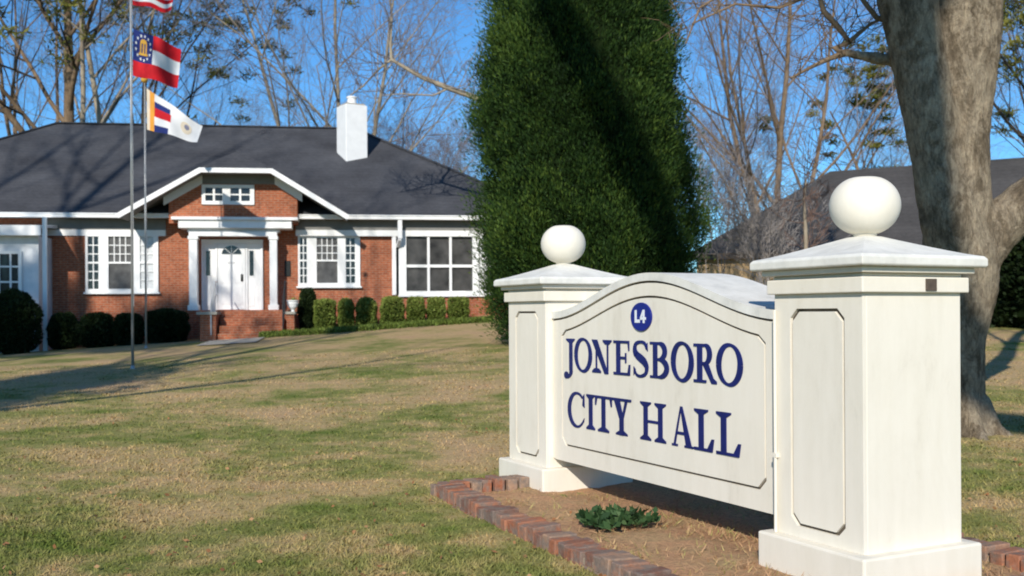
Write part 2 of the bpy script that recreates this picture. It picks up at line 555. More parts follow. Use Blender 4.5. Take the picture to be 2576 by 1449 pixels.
def grass():
    n = 230000
    y = 3.0 / (1 - rng.uniform(0, 1, n) * (1 - 3.0 / 22.0))
    x = rng.uniform(-.58, .58, n) * y
    c, s_ = math.cos(-SA), math.sin(-SA)
    q = c * (x - SC.x) - s_ * (y - SC.y); T = s_ * (x - SC.x) + c * (y - SC.y)
    keep = ~((q > QF(T) - .02) & (q < BED[1] + .02) & (T > BED[2] - .02) & (T < BED[3] + .02))
    x, y = x[keep], y[keep]; n = len(x)
    k = np.clip(.0515 + .0025 * x, .015, .06); tt = np.clip(y - 6.5, 0, 30); z = k * 1.14 * tt * tt / (tt + 4)
    base = np.stack([x, y, z - .004], 1)
    ang = rng.uniform(0, 6.283, n)
    wv = np.stack([np.cos(ang), np.sin(ang), np.zeros(n)], 1) * (.0018 + .00062 * y)[:, None] * rng.uniform(.6, 1.4, n)[:, None]
    tip = np.stack([rng.normal(0, .022, n), rng.normal(0, .022, n), rng.uniform(.012, .036, n)], 1)
    vv = np.empty((n, 3, 3))
    vv[:, 0] = base - wv; vv[:, 1] = base + wv; vv[:, 2] = base + tip
    o = np_mesh('grass', vv.reshape(-1, 3), 3, M['blade'], tint=rng.beta(2, 2, n))
    tag(o, 'short winter grass, tan with green patches, covering the front lawn', 'grass', kind='stuff')
grass()

# ================================================================== CITY HALL SIGN
def sign():
    root = thing('monument_sign', 'cream stucco monument sign with ball topped pillars and blue JONESBORO CITY HALL lettering', 'sign', tuple(SC), SA)
    WQ, WT = .69, .65
    def pillar(T0, first):
        core = MB(); core.box(.022, WQ, T0, T0 + WT, .20, 1.515)
        p = core.build('pillar', M['cream'], root, bevel=.006)
        b = MB(); b.box(-.07, WQ + .07, T0 - .07, T0 + WT + .07, -.12, .208)
        b.build('base', M['cream'], p, bevel=.012)
        fr = MB()
        z0, z1 = .2085, 1.513
        def outline(i, z0_, z1_, c):
            a0, a1 = T0 + i, T0 + WT - i
            return [(a0 + c, z0_), (a1 - c, z0_), (a1, z0_ + c), (a1, z1_ - c), (a1 - c, z1_), (a0 + c, z1_), (a0, z1_ - c), (a0, z0_ + c)]
        P = lambda pts, q: [(q, a, z) for a, z in pts]
        sq = [(T0 + .001, z0), (T0 + WT - .001, z0), (T0 + WT - .001, z0 + .001), (T0 + WT - .001, z1 - .001), (T0 + WT - .001, z1), (T0 + .001, z1), (T0 + .001, z1 - .001), (T0 + .001, z0 + .001)]
        fr.ring(P(sq, 0), P(outline(.125, .27, 1.435, .05), 0), (.0225, 0, 0))
        fr.prism(P(outline(.141, .286, 1.419, .053), .002), (.021, 0, 0))
        fr.build('face_panel', M['cream'], p, bevel=.002)
        gj = MB(); gj.ring(P(outline(.120, .265, 1.440, .049), .0195), P(outline(.145, .29, 1.415, .054), .0195), (.0025, 0, 0)); gj.build('groove_shade', M['groove_shade'], p)  # dark strip painting the shadow at the groove floor
        cp = MB()
        cp.box(-.03, WQ + .03, T0 - .03, T0 + WT + .03, 1.5135, 1.592)
        cp.box(-.004, WQ + .004, T0 - .004, T0 + WT + .004, 1.5921, 1.612)
        cp.box(-.05, WQ + .05, T0 - .05, T0 + WT + .05, 1.6121, 1.643)
        cp.build('frieze', M['cream'], p, bevel=.006)
        # pyramid cap, slightly concave
        e = .095; n = 6; pr = MB()
        prof = [(e - .008, 1.6435), (e, 1.652), (e, 1.688), (e - .012, 1.702)]
        rings = [(-w_, WQ + w_, T0 - w_, T0 + WT + w_, z) for w_, z in prof]
        cq, cT = WQ / 2, T0 + WT / 2
        for i in range(1, n + 1):
            f = i / n
            h = 1.702 + .118 * (f ** 1.12)
            k = (1 - f) * .985 + .14 * f
            rings.append((cq - (cq + e - .012) * k, cq + (cq + e - .012) * k, cT - (WT / 2 + e - .012) * k, cT + (WT / 2 + e - .012) * k, h))
        for (a, b_, c, d, z) in rings:
            pr.v += [(a, c, z), (b_, c, z), (b_, d, z), (a, d, z)]
        for i in range(len(rings) - 1):
            for j in range(4):
                pr.f.append((i * 4 + j, i * 4 + (j + 1) % 4, i * 4 + 4 + (j + 1) % 4, i * 4 + 4 + j)); pr.t.append(.5)
        pr.f.append((3, 2, 1, 0)); pr.t.append(.5)
        L = len(rings) * 4 - 4
        pr.f.append((L, L + 1, L + 2, L + 3)); pr.t.append(.5)
        pr.build('cap', M['cap'], p, bevel=.004)
        # slightly oblate ball with a flat crown, on a short neck
        bl = MB(); R, hz = .185, .161
        prof = [(.062, 1.80), (.062, 1.834)]
        for i in range(3, 26):
            a = math.pi * i / 28
            rr = R * math.sin(a) ** .92; zz = 1.988 - hz * math.cos(a)
            prof.append((rr, min(zz, 2.138)))
        bl.lathe(prof, (cq, cT, 0), 40)
        bl.build('ball_finial', M['cream'], p, smooth=True)
        if first:
            pl = MB(); pl.box(.40, .475, T0 - .038, T0 - .029, 1.522, 1.584)
            pl.build('vent_plate', M['brown_plate'], p, bevel=.002)
            cd = MB(); cd.tube([(-.018, T0 + WT - .02, .21), (-.018, T0 + WT - .02, 1.43)], [.009, .009], 8)
            cd.box(-.026, -.001, T0 + WT - .034, T0 + WT - .006, .62, .645)
            cd.build('conduit', M['cream'], p)
        return p
    pillar(0, True); pillar(3.32, False)
    # ---- panel between them
    Ta, Tb = .642, 3.328; Tm = (Ta + Tb) / 2; half = (Tb - Ta) / 2
    A = lambda T: 1.366 + .258 * (.5 + .5 * math.cos(math.pi * min(1, abs(T - Tm) / half)))
    B = lambda T: 1.275 + .258 * (.5 + .5 * math.cos(math.pi * min(1, abs(T - Tm) / half)))
    n = 48
    Ts = [Ta + (Tb - Ta) * i / n for i in range(n + 1)]
    body = MB()
    body.prism([(.081, T, z) for T, z in [(Ta, .28), (Tb, .28)] + [(T, A(T) + .02) for T in reversed(Ts)]], (.485, 0, 0))
    pn = body.build('panel', M['cream'], root)
    cop = MB()
    lo = [(.052, T, A(T) + .009) for T in Ts]; hi = [(.052, T, A(T) + .062) for T in Ts]
    d = Vector((.54, 0, 0))
    for i in range(n):
        q = [Vector(lo[i]), Vector(lo[i + 1]), Vector(hi[i + 1]), Vector(hi[i])]
        r = [p + d for p in q]
        cop.mesh(q + r, [(0, 1, 2, 3), (7, 6, 5, 4), (3, 2, 6, 7), (1, 0, 4, 5)])
    cop.build('coping', M['cap'], pn)
    # outer frame ring and raised field with a groove between
    i0, i1 = Ta + .155, Tb - .155; c = .06
    def field(g):
        a0, a1, zb = i0 + g, i1 - g, .40 + g
        m_ = 30
        top = [(a1 - c + (a0 - a1 + 2 * c) * k / m_, B(a1 - c + (a0 - a1 + 2 * c) * k / m_) - g) for k in range(m_ + 1)]
        return [(a0 + c, zb), (a1 - c, zb), (a1, zb + c), (a1, B(a1) - g - .04)] + top + [(a0, B(a0) - g - .04), (a0, zb + c)]
    inner = field(0)
    m_ = 30
    outer = [(Ta + c, .2805), (Tb - c, .2805), (Tb, .2805 + .01), (Tb, A(Tb) - .012)] + \
        [(Tb - c + (Ta - Tb + 2 * c) * k / m_, A(Tb - c + (Ta - Tb + 2 * c) * k / m_) - .006) for k in range(m_ + 1)] + [(Ta, A(Ta) - .012), (Ta, .2905)]
    fr = MB()
    fr.ring([(.06, a, z) for a, z in outer], [(.06, a, z) for a, z in inner], (.0215, 0, 0))
    fr.build('panel_frame', M['cream'], pn)
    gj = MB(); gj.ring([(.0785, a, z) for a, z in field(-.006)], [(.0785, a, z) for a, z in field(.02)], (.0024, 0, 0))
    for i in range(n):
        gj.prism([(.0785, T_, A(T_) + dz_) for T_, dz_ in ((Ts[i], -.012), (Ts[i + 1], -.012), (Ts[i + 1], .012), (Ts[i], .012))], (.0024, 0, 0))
    gj.build('groove_shade', M['groove_shade'], pn)
    fd = MB(); fd.prism([(.061, a, z) for a, z in field(.015)], (.0205, 0, 0))
    fd.build('panel_field', M['cream'], pn)
    # ---- lettering
    plane_p = SMX @ Vector((.06, 2, 1)); plane_n = SMX.to_3x3() @ Vector((1, 0, 0))
    def Tpx(x, y=900):
        return (SINV @ on_plane(x, y, plane_p, plane_n)).y
    lt = MB(); cnt = [0]
    def P2(pts, x0):
        cnt[0] = (cnt[0] + 1) % 23
        dd = .0045 + .00016 * cnt[0]
        lt.prism([(.061 - dd, x0 - a, z) for a, z in pts], (dd, 0, 0))
    def strip(path, widths, x0):
        """stroke with changing width as quads"""
        Lp = []; Rp = []
        for i in range(len(path)):
            a = path[max(0, i - 1)]; b_ = path[min(len(path) - 1, i + 1)]
            dx, dy = b_[0] - a[0], b_[1] - a[1]; l = math.hypot(dx, dy) or 1
            nx_, ny_ = -dy / l, dx / l
            Lp.append((path[i][0] + nx_ * widths[i] / 2, path[i][1] + ny_ * widths[i] / 2))
            Rp.append((path[i][0] - nx_ * widths[i] / 2, path[i][1] - ny_ * widths[i] / 2))
        P2(Lp + Rp[::-1], x0)
    def arc(cx, cz, rx, rz, a0, a1, n_=20):
        return [(cx + rx * math.cos(rad(a0 + (a1 - a0) * i / n_)), cz + rz * math.sin(rad(a0 + (a1 - a0) * i / n_))) for i in range(n_ + 1)]
    def glyph(ch, x0, w_, z0, h):
        th, tn, sf = .050, .018, .017
        R_ = lambda a, b_, c_, d_: P2([(a, z0 + c_), (b_, z0 + c_), (b_, z0 + d_), (a, z0 + d_)], x0)
        Q = lambda pts: P2([(a, z0 + z) for a, z in pts], x0)
        ov = lambda pts: [(a, z0 + z) for a, z in pts]
        def serif(c_, top, ww=.115):
            a, b_ = max(0, c_ - ww / 2), min(w_, c_ + ww / 2)
            if top: Q([(a, h), (b_, h), (b_, h - sf * .7), (c_ + th * .55, h - sf * 1.9), (c_ - th * .55, h - sf * 1.9), (a, h - sf * .7)][::-1])
            else: Q([(a, 0), (b_, 0), (b_, sf * .7), (c_ + th * .55, sf * 1.9), (c_ - th * .55, sf * 1.9), (a, sf * .7)])
        if ch == 'O':
            pa = arc(w_ / 2, h / 2, w_ / 2 - th * .45, h / 2 + .008 - tn / 2, 0, 360, 40)
            ws = [tn + (th - tn) * abs(math.cos(rad(360 * i / 40 + 12))) ** 1.4 for i in range(41)]
            for k in range(0, 40, 10): strip(ov(pa[k:k + 11]), ws[k:k + 11], x0)
        elif ch == 'C':
            pa = arc(w_ * .56, h / 2, w_ * .56 - th * .45, h / 2 + .006 - tn / 2, 48, 312, 40)
            ws = [tn + (th - tn) * (max(0, -math.cos(rad(48 + 264 * i / 40))) ** 1.2) for i in range(41)]
            strip(ov(pa[:21]), ws[:21], x0); strip(ov(pa[20:]), ws[20:], x0)
            Q([(w_ - .03, h - .09), (w_, h - .105), (w_ - .004, h - .004), (w_ - .02, h - .02)])
            Q([(w_ - .028, .05), (w_ - .002, .075), (w_ - .012, .04), (w_ - .05, .012)])
        elif ch == 'J':
            R_(w_ - .085, w_ - .085 + th, 0, h); serif(w_ - .085 + th / 2, True, .14)
            pa = arc(w_ - .12, 0, .063, .055, 0, -80, 8)
            strip(ov(pa), [th, th * .95, th * .9, th * .8, th * .7, th * .6, th * .55, th * .5, th * .5], x0)
            Q([(a, z) for a, z in arc(w_ - .130, -.040, .034, .028, 0, 360, 14)][:-1])
        elif ch == 'I':
            R_(w_ / 2 - th / 2, w_ / 2 + th / 2, 0, h); serif(w_ / 2, True, .15); serif(w_ / 2, False, .15)
        elif ch == 'N':
            R_(.055, .055 + tn, 0, h - .01); R_(w_ - .045 - tn, w_ - .045, 0, h)
            Q([(0, h), (.075, h), (w_ - .045, -.004), (w_ - .045 - .05, -.004)][::-1])
            serif(.066, False, .12); serif(w_ - .056, True, .12)
        elif ch == 'E':
            R_(.035, .035 + th, 0, h); R_(.0, w_ - .01, h - tn, h); R_(0, w_, 0, tn); R_(.08, w_ * .78, h * .5 - tn / 2, h * .5 + tn / 2)
            Q([(w_ - .028, h - tn * .5), (w_ - .008, h), (w_ - .008, h - .07), (w_ - .016, h - .07)])
            Q([(w_ - .03, tn * .5), (w_ - .012, .075), (w_ + .004, .075), (w_, 0)])
            R_(w_ * .72, w_ * .78, h * .5 - .035, h * .5 + .035)
        elif ch == 'S':
            ctl = [(.93, .80), (.78, .95), (.5, .985), (.2, .92), (.12, .75), (.25, .61), (.5, .52), (.75, .42), (.9, .27), (.82, .09), (.5, .015), (.22, .05), (.06, .2)]
            wd = [.4, .4, .4, .55, .85, 1.05, 1.15, 1.1, .9, .6, .42, .4, .4]
            pa = []; ws = []
            for i in range(len(ctl) - 1):
                for k in range(5):
                    f = k / 5
                    p0, p1, p2, p3 = (ctl[max(0, i - 1)], ctl[i], ctl[i + 1], ctl[min(len(ctl) - 1, i + 2)])
                    cr = lambda a, b_, c_, d_: .5 * (2 * b_ + (c_ - a) * f + (2 * a - 5 * b_ + 4 * c_ - d_) * f * f + (3 * b_ - a - 3 * c_ + d_) * f ** 3)
                    pa.append((cr(p0[0], p1[0], p2[0], p3[0]) * w_, cr(p0[1], p1[1], p2[1], p3[1]) * h)); ws.append(th * (wd[i] * (1 - f) + wd[i + 1] * f))
            pa.append((ctl[-1][0] * w_, ctl[-1][1] * h)); ws.append(th * wd[-1])
            for k in range(0, len(pa) - 1, 12): strip(ov(pa[k:k + 13]), ws[k:k + 13], x0)
            Q([(.85 * w_, .80 * h), (w_ * .98, .72 * h), (w_ * .96, .97 * h), (.90 * w_, .92 * h)])
            Q([(0.02 * w_, .02 * h), (.08 * w_, .08 * h), (.16 * w_, .2 * h), (.02 * w_, .28 * h)])
        elif ch in 'BR':
            R_(.035, .035 + th, 0, h); R_(0, .10, h - sf, h); R_(0, .10 if ch == 'B' else .125, 0, sf)
            def bowl(zb, zt, xr):
                cz, rz = (zb + zt) / 2, (zt - zb) / 2 - tn / 2
                xs = w_ * .48
                R_(.06, xs + .002, zt - tn, zt); R_(.06, xs + .002, zb, zb + tn)
                pa = arc(xs, cz, xr - xs - th / 2, rz, 90, -90, 16)
                strip(ov(pa), [tn + (th - tn) * math.sin(math.pi * i / 16) for i in range(17)], x0)
            if ch == 'B':
                bowl(h * .52 - tn / 2, h, w_ * .90); bowl(0, h * .52 + tn / 2, w_)
            else:
                bowl(h * .46, h, w_ * .80)
                Q([(w_ * .38, h * .48), (w_ * .38 + .06, h * .49), (w_ * .86, .03), (w_, .012), (w_, -.004), (w_ * .78, -.004)][::-1])
        elif ch == 'T':
            R_(w_ / 2 - th / 2, w_ / 2 + th / 2, 0, h); R_(0, w_, h - tn, h)
            Q([(0, h - .07), (.012, h - .07), (.028, h - tn), (0, h - tn * .5)]); Q([(w_, h - .07), (w_, h - tn * .5), (w_ - .028, h - tn), (w_ - .012, h - .07)])
            serif(w_ / 2, False, .15)
        elif ch == 'Y':
            R_(w_ * .52 - th / 2, w_ * .52 + th / 2, 0, h * .46)
            Q([(.03, h), (.105, h), (w_ * .52 + th / 2, h * .44), (w_ * .52 - th / 2, h * .44)][::-1])
            Q([(w_ - .07, h), (w_ - .04, h), (w_ * .52 + th / 2, h * .45), (w_ * .52 + .004, h * .45)][::-1])
            R_(0, .14, h - sf, h); R_(w_ - .12, w_, h - sf, h); serif(w_ * .52, False, .15)
        elif ch == 'H':
            for c_ in (.065, w_ - .065):
                R_(c_ - th / 2, c_ + th / 2, 0, h); serif(c_, True, .13); serif(c_, False, .13)
            R_(.06, w_ - .06, h * .5 - tn / 2, h * .5 + tn / 2)
        elif ch == 'A':
            Q([(w_ * .38, h), (w_ * .48, h), (w_ - .024, .01), (w_ - .084, .01)][::-1])
            Q([(.018, .01), (.038, .01), (w_ * .42, h * .93), (w_ * .38, h * .97)])
            R_(.045, w_ - .088, h * .30, h * .30 + tn); R_(0, .062, 0, sf * .8); R_(w_ - .098, w_ - .004, 0, sf * .8)
        elif ch == 'L':
            R_(.05, .05 + th, 0, h); serif(.05 + th / 2, True, .14); R_(.005, w_ - .035, 0, tn)
            Q([(w_ - .085, tn * .8), (w_ - .04, .08), (w_ - .018, .08), (w_ - .034, 0)])
    def px(X): return (2050 + X / 2.734) / 1.4907
    l1 = [('J', 180, 290, 0), ('O', 288, 466, 0), ('N', 466, 668, 0), ('E', 690, 856, 0), ('S', 890, 1042, 0), ('B', 1062, 1256, 0), ('O', 1280, 1508, 0), ('R', 1512, 1745, 0), ('O', 1742, 2012, 0)]
    l2 = [('C', 222, 392), ('I', 412, 498), ('T', 502, 672), ('Y', 668, 870), ('H', 962, 1226), ('A', 1288, 1512), ('L', 1512, 1738), ('L', 1738, 2014)]
    for ch, a, b_, _ in l1:
        t0 = Tpx(px(a)); glyph(ch, t0, t0 - Tpx(px(b_)), .985, .240)
    lt.build('lettering', M['letter'], pn); lt.__init__()
    for ch, a, b_ in l2:
        if ch == 'H': lt.build('lettering', M['letter'], pn); lt.__init__()
        t0 = Tpx(px(a), 1080); glyph(ch, t0, t0 - Tpx(px(b_), 1080), .563, .257)
    lt.build('lettering', M['letter'], pn)
    ct = SINV @ on_plane(1615, 797, plane_p, plane_n)
    em = MB(); em.prism([(.0475, ct.y - .125 * math.cos(a), ct.z + .097 * math.sin(a)) for a in [2 * math.pi * i / 40 for i in range(40)]], (.014, 0, 0))
    e = em.build('emblem_disc', M['emblem'], pn, bevel=.003)
    mk = MB()
    def mq(pts): mk.prism([(.045, ct.y - a, ct.z + z) for a, z in pts], (.004, 0, 0))
    mq([(-.068, -.040), (-.046, -.040), (-.046, .046), (-.068, .046)])
    mq([(-.0459, -.040), (-.008, -.040), (-.008, -.018), (-.0459, -.018)])
    mq([(.030, -.042), (.050, -.042), (.050, .048), (.030, .048)])
    mq([(-.002, -.020), (.0299, -.020), (.0299, -.002), (-.002, -.002)]); mq([(.0501, -.020), (.066, -.020), (.066, -.002), (.0501, -.002)])
    mk.prism([(.0447, ct.y - a, ct.z + z) for a, z in [(-.002, -.004), (.018, -.004), (.046, .048), (.030, .048)]], (.0042, 0, 0))
    mk.build('emblem_mark', M['emblem_white'], pn)
sign()

# ---- planting bed, edging, weed
def bed():
    q0, q1, t0, t1 = BED
    b = MB(); nq, nt_ = 24, 60
    for j in range(nt_ + 1):
        for i in range(nq + 1):
            T = t0 + .06 + (t1 - t0 - .12) * j / nt_; q = QF(T) + .06 + (q1 - QF(T) - .12) * i / nq
            p = SMX @ Vector((q, T, 0))
            p.z = zg(p.x, p.y) * .5 + .022 + .022 * mnoise.noise((q * 3, T * 3, 1)) + .012 * mnoise.noise((q * 11, T * 11, 4))
            b.v.append(tuple(p))
    for j in range(nt_):
        for i in range(nq):
            a = j * (nq + 1) + i
            b.f.append((a, a + 1, a + nq + 2, a + nq + 1)); b.t.append(.5)
    o = b.build('planting_bed', M['mulch'], smooth=True)
    tag(o, kind='structure')
    # brick edging, one built border
    root = thing('brick_edging', 'low red brick edging laid on its side around the monument sign bed', 'edging', tuple(SC), SA)
    e = MB()
    def brick(q, T, along, z, l=.20, w_=.085, h=.115):
        a = 0 if along == 'T' else math.pi / 2
        mtx = Matrix.Translation((q + random.uniform(-.012, .012), T + random.uniform(-.006, .006), z + random.uniform(-.022, .010))) @ Matrix.Rotation(a + random.uniform(-.05, .05), 4, 'Z') @ Matrix.Rotation(random.uniform(-.06, .06), 4, 'Y') @ Matrix.Rotation(random.uniform(-.04, .04), 4, 'X')
        e.obox(mtx, l, w_, h, random.random())
    zb = lambda q, T: zg(*(SMX @ Vector((q, T, 0))).xy)
    T = t0
    while T < t1 + .02:
        brick(QF(T), T, 'T', zb(q0, T) + .040); brick(q1, T, 'T', zb(q1, T) + .045)
        T += .103
    q = q0 - .0
    while q < q1 - .1:
        if q < -.12: brick(q, t1 - .03, 'Q', zb(q, t1) + .04)
        brick(q, t0 + .03, 'Q', zb(q, t0) + .045)
        q += .103
    # a lower course at the outer face of the front
    T = t0
    while T < t1:
        brick(QF(T) - .02, T, 'Q', zb(q0, T) - .025, .205, .19, .06)
        T += .215
    e.build('bricks', M['edge_brick'], root, bevel=.007, tint=True)
    mo = MB()
    mo.prism([(QF(a) + dq, a, -.06) for a, dq in ((t0 - .03, -.085), (t1, -.085), (t1, .085), (t0 - .03, .085))], (0, 0, .110)); mo.box(q1 - .08, q1 + .08, t0 - .03, t1, -.06, .06)
    mo.build('mortar', M['mortar'], root)
    nb = 9000
    q = rng.uniform(q0 - .1, q1 - .1, nb); T = rng.uniform(t0 + .1, t1 - .1, nb)
    dens = np.array([mnoise.noise((a * 2.1, b_ * 2.1, 9)) for a, b_ in zip(q, T)])
    k_ = (dens > rng.uniform(-.5, .6, nb)) & ~((T < .72) & (q > -.08) & (q < .78)) & ~((T > 3.2) & (q > -.08) & (q < .78))
    q, T = q[k_], T[k_]; nb = len(q)
    base = np.array([(SMX @ Vector((a, b_, 0)))[:] for a, b_ in zip(q, T)]); base[:, 2] += .02
    an = rng.uniform(0, 6.28, nb); wv = np.stack([np.cos(an), np.sin(an), 0 * an], 1) * rng.uniform(.002, .006, (nb, 1))
    vv = np.empty((nb, 3, 3)); vv[:, 0] = base - wv; vv[:, 1] = base + wv; vv[:, 2] = base + np.stack([rng.normal(0, .035, nb), rng.normal(0, .035, nb), rng.uniform(.012, .05, nb)], 1)
    o = np_mesh('bed_grass', vv.reshape(-1, 3), 3, M['straw'], tint=rng.uniform(0, 1, nb)); tag(o, 'sparse dry grass and straw lying in the orange planting bed', 'grass', kind='stuff')
    # weed
    c = on_ground(1535, 1335)
    n = 420; ctr = []; dr = []
    for k in range(26):
        ox, oy = rng.normal(0, .12), rng.normal(0, .085)
        m_ = 16
        a = rng.uniform(0, 6.28, m_); el = rng.uniform(.15, 1.1, m_)
        d_ = np.stack([np.cos(a) * np.cos(el), np.sin(a) * np.cos(el), np.sin(el)], 1)
        ctr.append(np.array([[ox * 1.3, oy, .02]]) + d_ * rng.uniform(.03, .10, (m_, 1))); dr.append(d_)
    ctr = np.concatenate(ctr); dr = np.concatenate(dr)
    r = thing('weed_plant', 'small dark green weed rosette growing in the mulch before the sign', 'plant', (c.x, c.y, .03))
    np_mesh('leaves', leaves(ctr, dr, .075, .04, .25), 4, M['weed'], r, rng.uniform(0, 1, len(ctr)))
bed()

# ================================================================== CITY HALL BUILDING
HT = rad(8)
HP = at_depth(588, 775, 32.4); HP.z = 0
HMX = Matrix.Translation(HP) @ Matrix.Rotation(HT, 4, 'Z')
HINV = HMX.inverted()
HN = HMX.to_3x3() @ Vector((0, 1, 0))

def hp(x, y, d=0.0):
    p = HINV @ on_plane(x, y, HMX @ Vector((0, d, 0)), HN)
    return p.x, p.z
hu = lambda x, d=0.0, y=650: hp(x, y, d)[0]
hz = lambda x, y, d=0.0: hp(x, y, d)[1]

def house():
    root = thing('brick_house', 'one storey red brick city hall with charcoal hip roof, white trim and gabled porch', 'building', tuple(HP), HT)
    OV = .45
    ze = hz(600, 549, -OV)            # soffit level of the main eave
    zr = hz(490, 323, 6.3)
    yr = 6.3; pitch = (zr - ze) / (yr + OV)
    uL = hu(140, 6.3, 312) - (yr + OV); uR = hu(893, 6.3, 340) + (yr + OV)
    rl, rr = uL + yr + OV, uR - yr - OV
    wl = hu(112); wr = hu(1215)
    w2l, w2r = uL + OV, uR - OV
    gz = .2
    # walls
    b = MB(); b.box(w2l, hu(992), 0, 13, gz, ze + .02); b.build('wall', M['brick'], root)
    b = MB(); b.box(hu(992) + .002, w2r, -.12, 12.9, gz, hz(1100, 742, -.12) - .02)
    b.build('foundation', M['brick'], root)
    b = MB(); b.box(hu(992) + .003, w2r - .01, .1, 12.8, hz(1100, 742, -.12) - .0, ze + .015)
    b.build('porch_wall', M['screen'], root)
    # main hip roof
    yb = 2 * yr + OV
    def roof_part(name, quads, mt, th=.10):
        r = MB()
        for q in quads: r.poly(q)
        o = r.build(name, mt, root)
        return o
    E = [(uL, -OV, ze + .10), (uR, -OV, ze + .10), (uR, yb, ze + .10), (uL, yb, ze + .10)]
    R0 = (rl, yr, zr + .10); R1 = (rr, yr, zr + .10)
    roof = roof_part('roof', [(E[0], E[1], R1, R0), (E[1], E[2], R1), (E[2], E[3], R0, R1), (E[3], E[0], R0)], M['shingle'])
    rc = MB()
    for a, c in ((R0, R1), (R0, E[0]), (R1, E[1])):
        rc.bar(Vector(a) + Vector((0, 0, .01)), Vector(c) + Vector((0, 0, .01)), .26, .035)
    rc.build('ridge_cap', M['shingle'], roof)
    b = MB(); b.box(uL + .03, uR - .03, -OV + .03, yb - .03, ze, ze + .03); b.build('soffit', M['shade_trim'], root)
    b = MB(); b.box(uL, uR, -OV - .10, -OV + .02, ze - .015, ze + .105); b.box(uL, uR, -OV - .125, -OV - .02, ze + .085, ze + .125)
    b.build('gutter', M['white'], root, bevel=.01)
    # frieze board, its upper part darkened to paint the eave shade
    zf0 = hz(600, 595, -.03)
    b = MB(); b.box(hu(116), hu(418), -.03, .01, zf0 + .02, ze - .001); b.box(hu(745), w2r, -.16, .01, hz(1000, 595, -.1) + .02, ze - .001)
    b.build('upper_frieze', M['shade_trim'], root, bevel=.008)
    b = MB(); b.box(hu(116), hu(418), -.06, -.0305, zf0, zf0 + .19)
    b.box(hu(745), w2r, -.19, -.1605, hz(1000, 595, -.1), hz(1000, 595, -.1) + .19)
    b.build('frieze', M['white'], root, bevel=.008)
    # corner board and posts at the glazed porch
    b = MB(); b.box(hu(986), hu(996), -.17, .02, hz(990, 742), hz(990, 596)); b.build('corner_board', M['white'], root)
    # downspouts
    for x0, x1, yt, ybm, d in ((1001, 1012, 546, 600, -.5), (107, 118, 546, 600, -1.72)):
        ds = MB(); ds.box(hu(x0, d), hu(x1, d), d - .02, d + .06, hz(x0, ybm, d), hz(x0, yt, d))
        if x0 < 500:
            ds.box(hu(x0, d), hu(x1, d), d - .018, d + .058, zg(HP.x - 6, HP.y - 1) - .4, hz(x0, ybm, d) + .0)
        else:
            ds.bar((hu(1006, d), d + .02, hz(1006, 602, d)), (hu(1000, -.2), -.22, hz(1000, 620, -.2)), .09, .09)
        ds.build('downspout', M['white'], root)
    # ------------------------------------------------------------ windows
    def window(cols_px, y0, y1, d=0.0, rows=4, subdiv=(2, 4, 2), frame_px=None, name='window', pane=None, curtain=None, blind=None, sill=True, thick=.07, center_half=False):
        """cols_px: list of sash (x0,x1) in measured positions"""
        X0, X1 = frame_px
        zt, zb = hz((X0 + X1) / 2, y0, d), hz((X0 + X1) / 2, y1, d)
        U0, U1 = hu(X0, d), hu(X1, d)
        f = MB(); g = []
        xs = [U0]
        sash = [(hu(a, d), hu(b_, d)) for a, b_ in cols_px]
        top = .09; bot = .10
        # verticals between sashes
        prev = U0
        for a, b_ in sash:
            f.box(prev, a, d - thick, d + .02, zb + .001, zt - .001); prev = b_
        f.box(prev, U1, d - thick, d + .02, zb + .001, zt - .001)
        f.box(U0 - .001, U1 + .001, d - thick - .012, d + .02, zt - top, zt); f.box(U0 - .001, U1 + .001, d - thick - .012, d + .02, zb, zb + bot)
        win = None
        for i, (a, b_) in enumerate(sash):
            c = subdiv[i]
            hgt = zt - top - zb - bot
            f.box(a, b_, d - thick + .012, d - .012, zb + bot + hgt * .5 - .028, zb + bot + hgt * .5 + .028)
            for k in range(1, c):
                u = a + (b_ - a) * k / c
                lo = zb + bot + (hgt * .5 if (center_half and c > 2) else 0)
                f.box(u - .014, u + .014, d - .045, d - .014, lo, zt - top)
            for k in range(1, rows):
                if abs(k - rows / 2) < .1: continue
                if center_half and c > 2 and k < rows / 2: continue
                z = zb + bot + hgt * k / rows
                f.box(a, b_, d - .044, d - .015, z - .014, z + .014)
        win = f.build(name, M['white'], root)
        for i, (a, b_) in enumerate(sash):
            g = MB(); g.box(a - .01, b_ + .01, d - .012, d + .004, zb + .02, zt - .02)
            mt = M['glass']
            nm = 'pane'
            if curtain and i in curtain: mt = M['curtain']; nm = 'curtain'
            if blind and i in blind: mt = M['blind']; nm = 'blind'
            if pane: mt = pane
            g.build(nm, mt, win)
        if sill:
            s_ = MB(); s_.box(U0 - .05, U1 + .05, d - thick - .06, d - .001, zb - .055, zb - .002); s_.build('sill', M['white'], win)
        return win
    window([(222, 249), (274, 331), (353, 387)], 588, 735, frame_px=(216, 399), subdiv=(2, 4, 2), rows=6, curtain=(2,), blind=(1,), center_half=True)
    window([(755, 772), (797, 849), (870, 893)], 592, 720, frame_px=(750, 906), subdiv=(2, 4, 2), rows=6, blind=(1,), center_half=True)
    # glazed porch on the right: three tall lights and more behind the cedar
    dp = -.12
